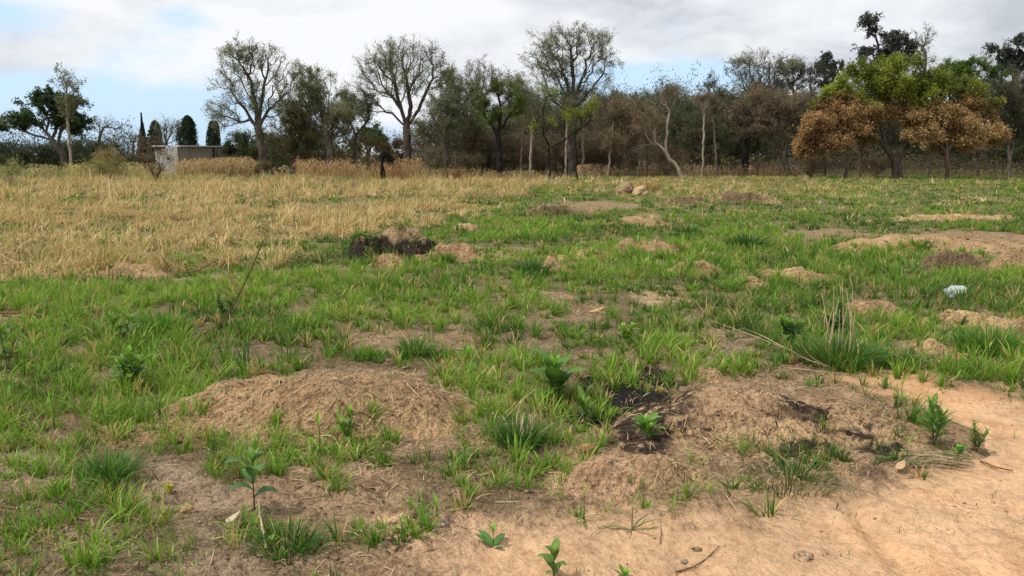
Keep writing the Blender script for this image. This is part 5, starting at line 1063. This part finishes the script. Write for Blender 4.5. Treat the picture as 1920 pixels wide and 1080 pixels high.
# ------------------------------------------------------------------ burnt stump with a bent top
def stump():
    b = at(718, 335, 50); b[2] = gz(b[0], b[1]); root = empty('burnt_stump', b, 'charred bent stump with a dark drooping head left of the domed tree', 'stump')
    tb = Tub(); tb.add(*polyline_tube([(-.06, 0, 0), (-.09, 0, .5), (-.04, 0, 1.0), (0, 0, 1.3)], .09, .07, 7, .01)); tb.add(*polyline_tube([(.12, 0, 0), (.08, .05, .5), (.0, 0, .95)], .07, .06, 7, .01)); obj('trunk', tb.build('trunk', M['char']), root)
    tb = Tub(); tb.add(*polyline_tube([(-.02, 0, 1.2), (-.02, 0, 1.55), (.15, 0, 1.72), (.42, 0, 1.6), (.62, 0, 1.2)], .14, .05, 7, .02)); tb.add(*polyline_tube([(.1, 0, 1.65), (.3, -.05, 1.45), (.45, -.1, 1.05)], .12, .04, 7, .02)); obj('bough', tb.build('bough', M['char']), root)
    n = 900; t = rng.random(n); P = np.stack([np.interp(t, [0, .4, 1], [-.1, .25, .65]), rng.normal(0, .1, n), np.interp(t, [0, .4, 1], [1.45, 1.72, 1.15])], -1) + rng.normal(0, .09, (n, 3))
    V, F, K = leafcards(P, .12 * rng.uniform(.5, 1.3, n), np.array([.02, .017, .013]) * rng.uniform(.5, 1.8, (n, 1))); obj('dead_foliage', mesh('dead_foliage', V, F, K, [M['leaf']]), root)
stump()

# ------------------------------------------------------------------ ruined shed and slab fence
def plaster(name, c1, c2, c3, sc=1.2):
    m, t = newmat(name); g = N(t, 'ShaderNodeTexCoord'); mp = N(t, 'ShaderNodeMapping'); mp.inputs['Scale'].default_value = (1, 1, .45); t.links.new(g.outputs['Object'], mp.inputs[0])
    a = tnoise(t, sc, 6, .65, mp.outputs[0], .3); b_ = tnoise(t, sc * 5, 5, .7, mp.outputs[0])
    c = mixc(t, ramp(t, b_.outputs[0], [(.45, (0, 0, 0)), (.7, (1, 1, 1))]), ramp(t, a.outputs[0], [(.35, c1), (.6, c2)]), c3)
    p = N(t, 'ShaderNodeBsdfPrincipled'); p.inputs['Roughness'].default_value = .9; t.links.new(c, p.inputs['Base Color'])
    bu = N(t, 'ShaderNodeBump'); bu.inputs['Strength'].default_value = .5; bu.inputs['Distance'].default_value = .03; t.links.new(b_.outputs[0], bu.inputs['Height']); t.links.new(bu.outputs[0], p.inputs['Normal'])
    o = N(t, 'ShaderNodeOutputMaterial'); t.links.new(p.outputs[0], o.inputs[0]); return m
white_pl = plaster('whitewash', (.52, .49, .45), (.74, .72, .68), (.30, .26, .21)); grey_pl = plaster('weathered_plaster', (.22, .185, .155), (.34, .29, .25), (.13, .105, .085)); slab_m = plaster('slab_edge', (.55, .53, .5), (.68, .66, .62), (.3, .27, .24), 2)
conc = plaster('slab_concrete', (.13, .115, .095), (.20, .18, .15), (.09, .075, .055), 1.0)
dk_m = plaster('dark_timber', (.03, .025, .02), (.06, .05, .04), (.02, .02, .02))
def boxm(name, x0, x1, y0, y1, z0, z1, mat, parent, cutz=None):
    V = np.array([(x, y, z) for x in (x0, x1) for y in (y0, y1) for z in (z0, z1)], float)
    if cutz is not None: V[[1, 3], 2] = cutz[0]; V[[5, 7], 2] = cutz[1]
    F = [(0, 1, 3, 2), (4, 6, 7, 5), (0, 4, 5, 1), (2, 3, 7, 6), (0, 2, 6, 4), (1, 5, 7, 3)]
    return obj(name, mesh(name, V, F, None, [mat]), parent)
def wallgrid(name, L, H, th, openings, mat, parent, top=None, brk=0):
    """wall along +x from 0 to L with real openings, ragged top if brk"""
    xs = sorted(set([0, L] + [o[0] for o in openings] + [o[1] for o in openings] + list(np.linspace(0, L, 14)))); zs = sorted(set([0, H] + [o[2] for o in openings] + [o[3] for o in openings]))
    V = []; F = []
    for i in range(len(xs) - 1):
        for j in range(len(zs) - 1):
            cx, cz = (xs[i] + xs[i + 1]) / 2, (zs[j] + zs[j + 1]) / 2
            if any(o[0] < cx < o[1] and o[2] < cz < o[3] for o in openings): continue
            k = len(V); za, zb = zs[j], zs[j + 1]
            t0 = brk * max(0, xs[i] / L - .9) * H * 4 if j == len(zs) - 2 else 0; t1 = brk * max(0, xs[i + 1] / L - .9) * H * 4 if j == len(zs) - 2 else 0
            for x, tt in ((xs[i], t0), (xs[i + 1], t1)):
                for y in (0, th): V += [(x, y, za), (x, y, max(zb - tt, za + .05))]
            F += [(k, k + 1, k + 3, k + 2), (k + 4, k + 6, k + 7, k + 5), (k, k + 4, k + 5, k + 1), (k + 2, k + 3, k + 7, k + 6), (k, k + 2, k + 6, k + 4), (k + 1, k + 5, k + 7, k + 3)]
    return obj(name, mesh(name, V, F, None, [mat]), parent)
cA = at(340, 320, 62); cA[2] = gz(cA[0], cA[1]) - .1; cB = at(456, 320, 68)
ang_ = math.atan2(cB[1] - cA[1], cB[0] - cA[0]); Lw = math.hypot(cB[0] - cA[0], cB[1] - cA[1]); Hs = at(340, 275, 62)[2] - cA[2]
shed = empty('ruined_shed', cA, 'low ruined shed with a whitewashed end wall and white roof edge among dry grass', 'shed'); shed.rotation_euler.z = ang_
wallgrid('front_wall', Lw, Hs, .2, [(3.6, 3.95, .0, Hs - .25), (3.05, 3.2, 0, Hs * .55), (.95, 1.9, .35, 1.35)], grey_pl, shed, brk=.6)
ew = wallgrid('end_wall', 1.6, Hs - .003, .2, [(.62, .78, 1.35, 1.55)], white_pl, shed); ew.rotation_euler.z = math.pi * .72; ew.location = (0.0, .21, 0)
# end wall top slopes down
me = ew.data
for v in me.vertices:
    if v.co.z > Hs - .1: v.co.z -= .33 * (v.co.x / 1.6) ** 1.2 + (.05 if v.co.x > 1.2 else 0)
bw = wallgrid('back_wall', Lw - .4, Hs - .15, .2, [], grey_pl, shed); bw.location = (.2, 2.6, 0)
rf = boxm('roof_slab', -.12, Lw * .95, -.16, 2.9, Hs + .004, Hs + .10, slab_m, shed)
boxm('post', 3.30, 3.42, -.12, -.015, 0, Hs * .98, dk_m, shed)
boxm('broken_corner', Lw - .02, Lw + .22, .02, .6, 0, Hs * .62, white_pl, shed, (Hs * .7, Hs * .5))
fence = empty('slab_fence', at(1640, 320, 70) * np.array([1, 1, 0]), 'grey concrete slab fence running behind the trees on the right', 'fence')
f0 = (at(1385, 320, 70)[0] - fence.location.x); f1 = (at(2080, 320, 70)[0] - fence.location.x); nseg = 17; fw = (f1 - f0) / nseg; ht = at(1640, 303, 70)[2]
for i in range(nseg):
    xx = f0 + i * fw; h = ht + random.uniform(-.06, .06); yy = random.uniform(-.015, .015)
    if i in (5, 6): continue
    boxm('panel', xx + .075, xx + fw - .075, yy, yy + .06, -.1, h, conc, fence, (h + random.uniform(-.05, .05), h))
    boxm('post', xx - .07, xx + .07, -.05, .10, -.1, h + .12, conc, fence)
print('objects', len(bpy.data.objects), 'polys', sum(len(m.polygons) for m in bpy.data.meshes))
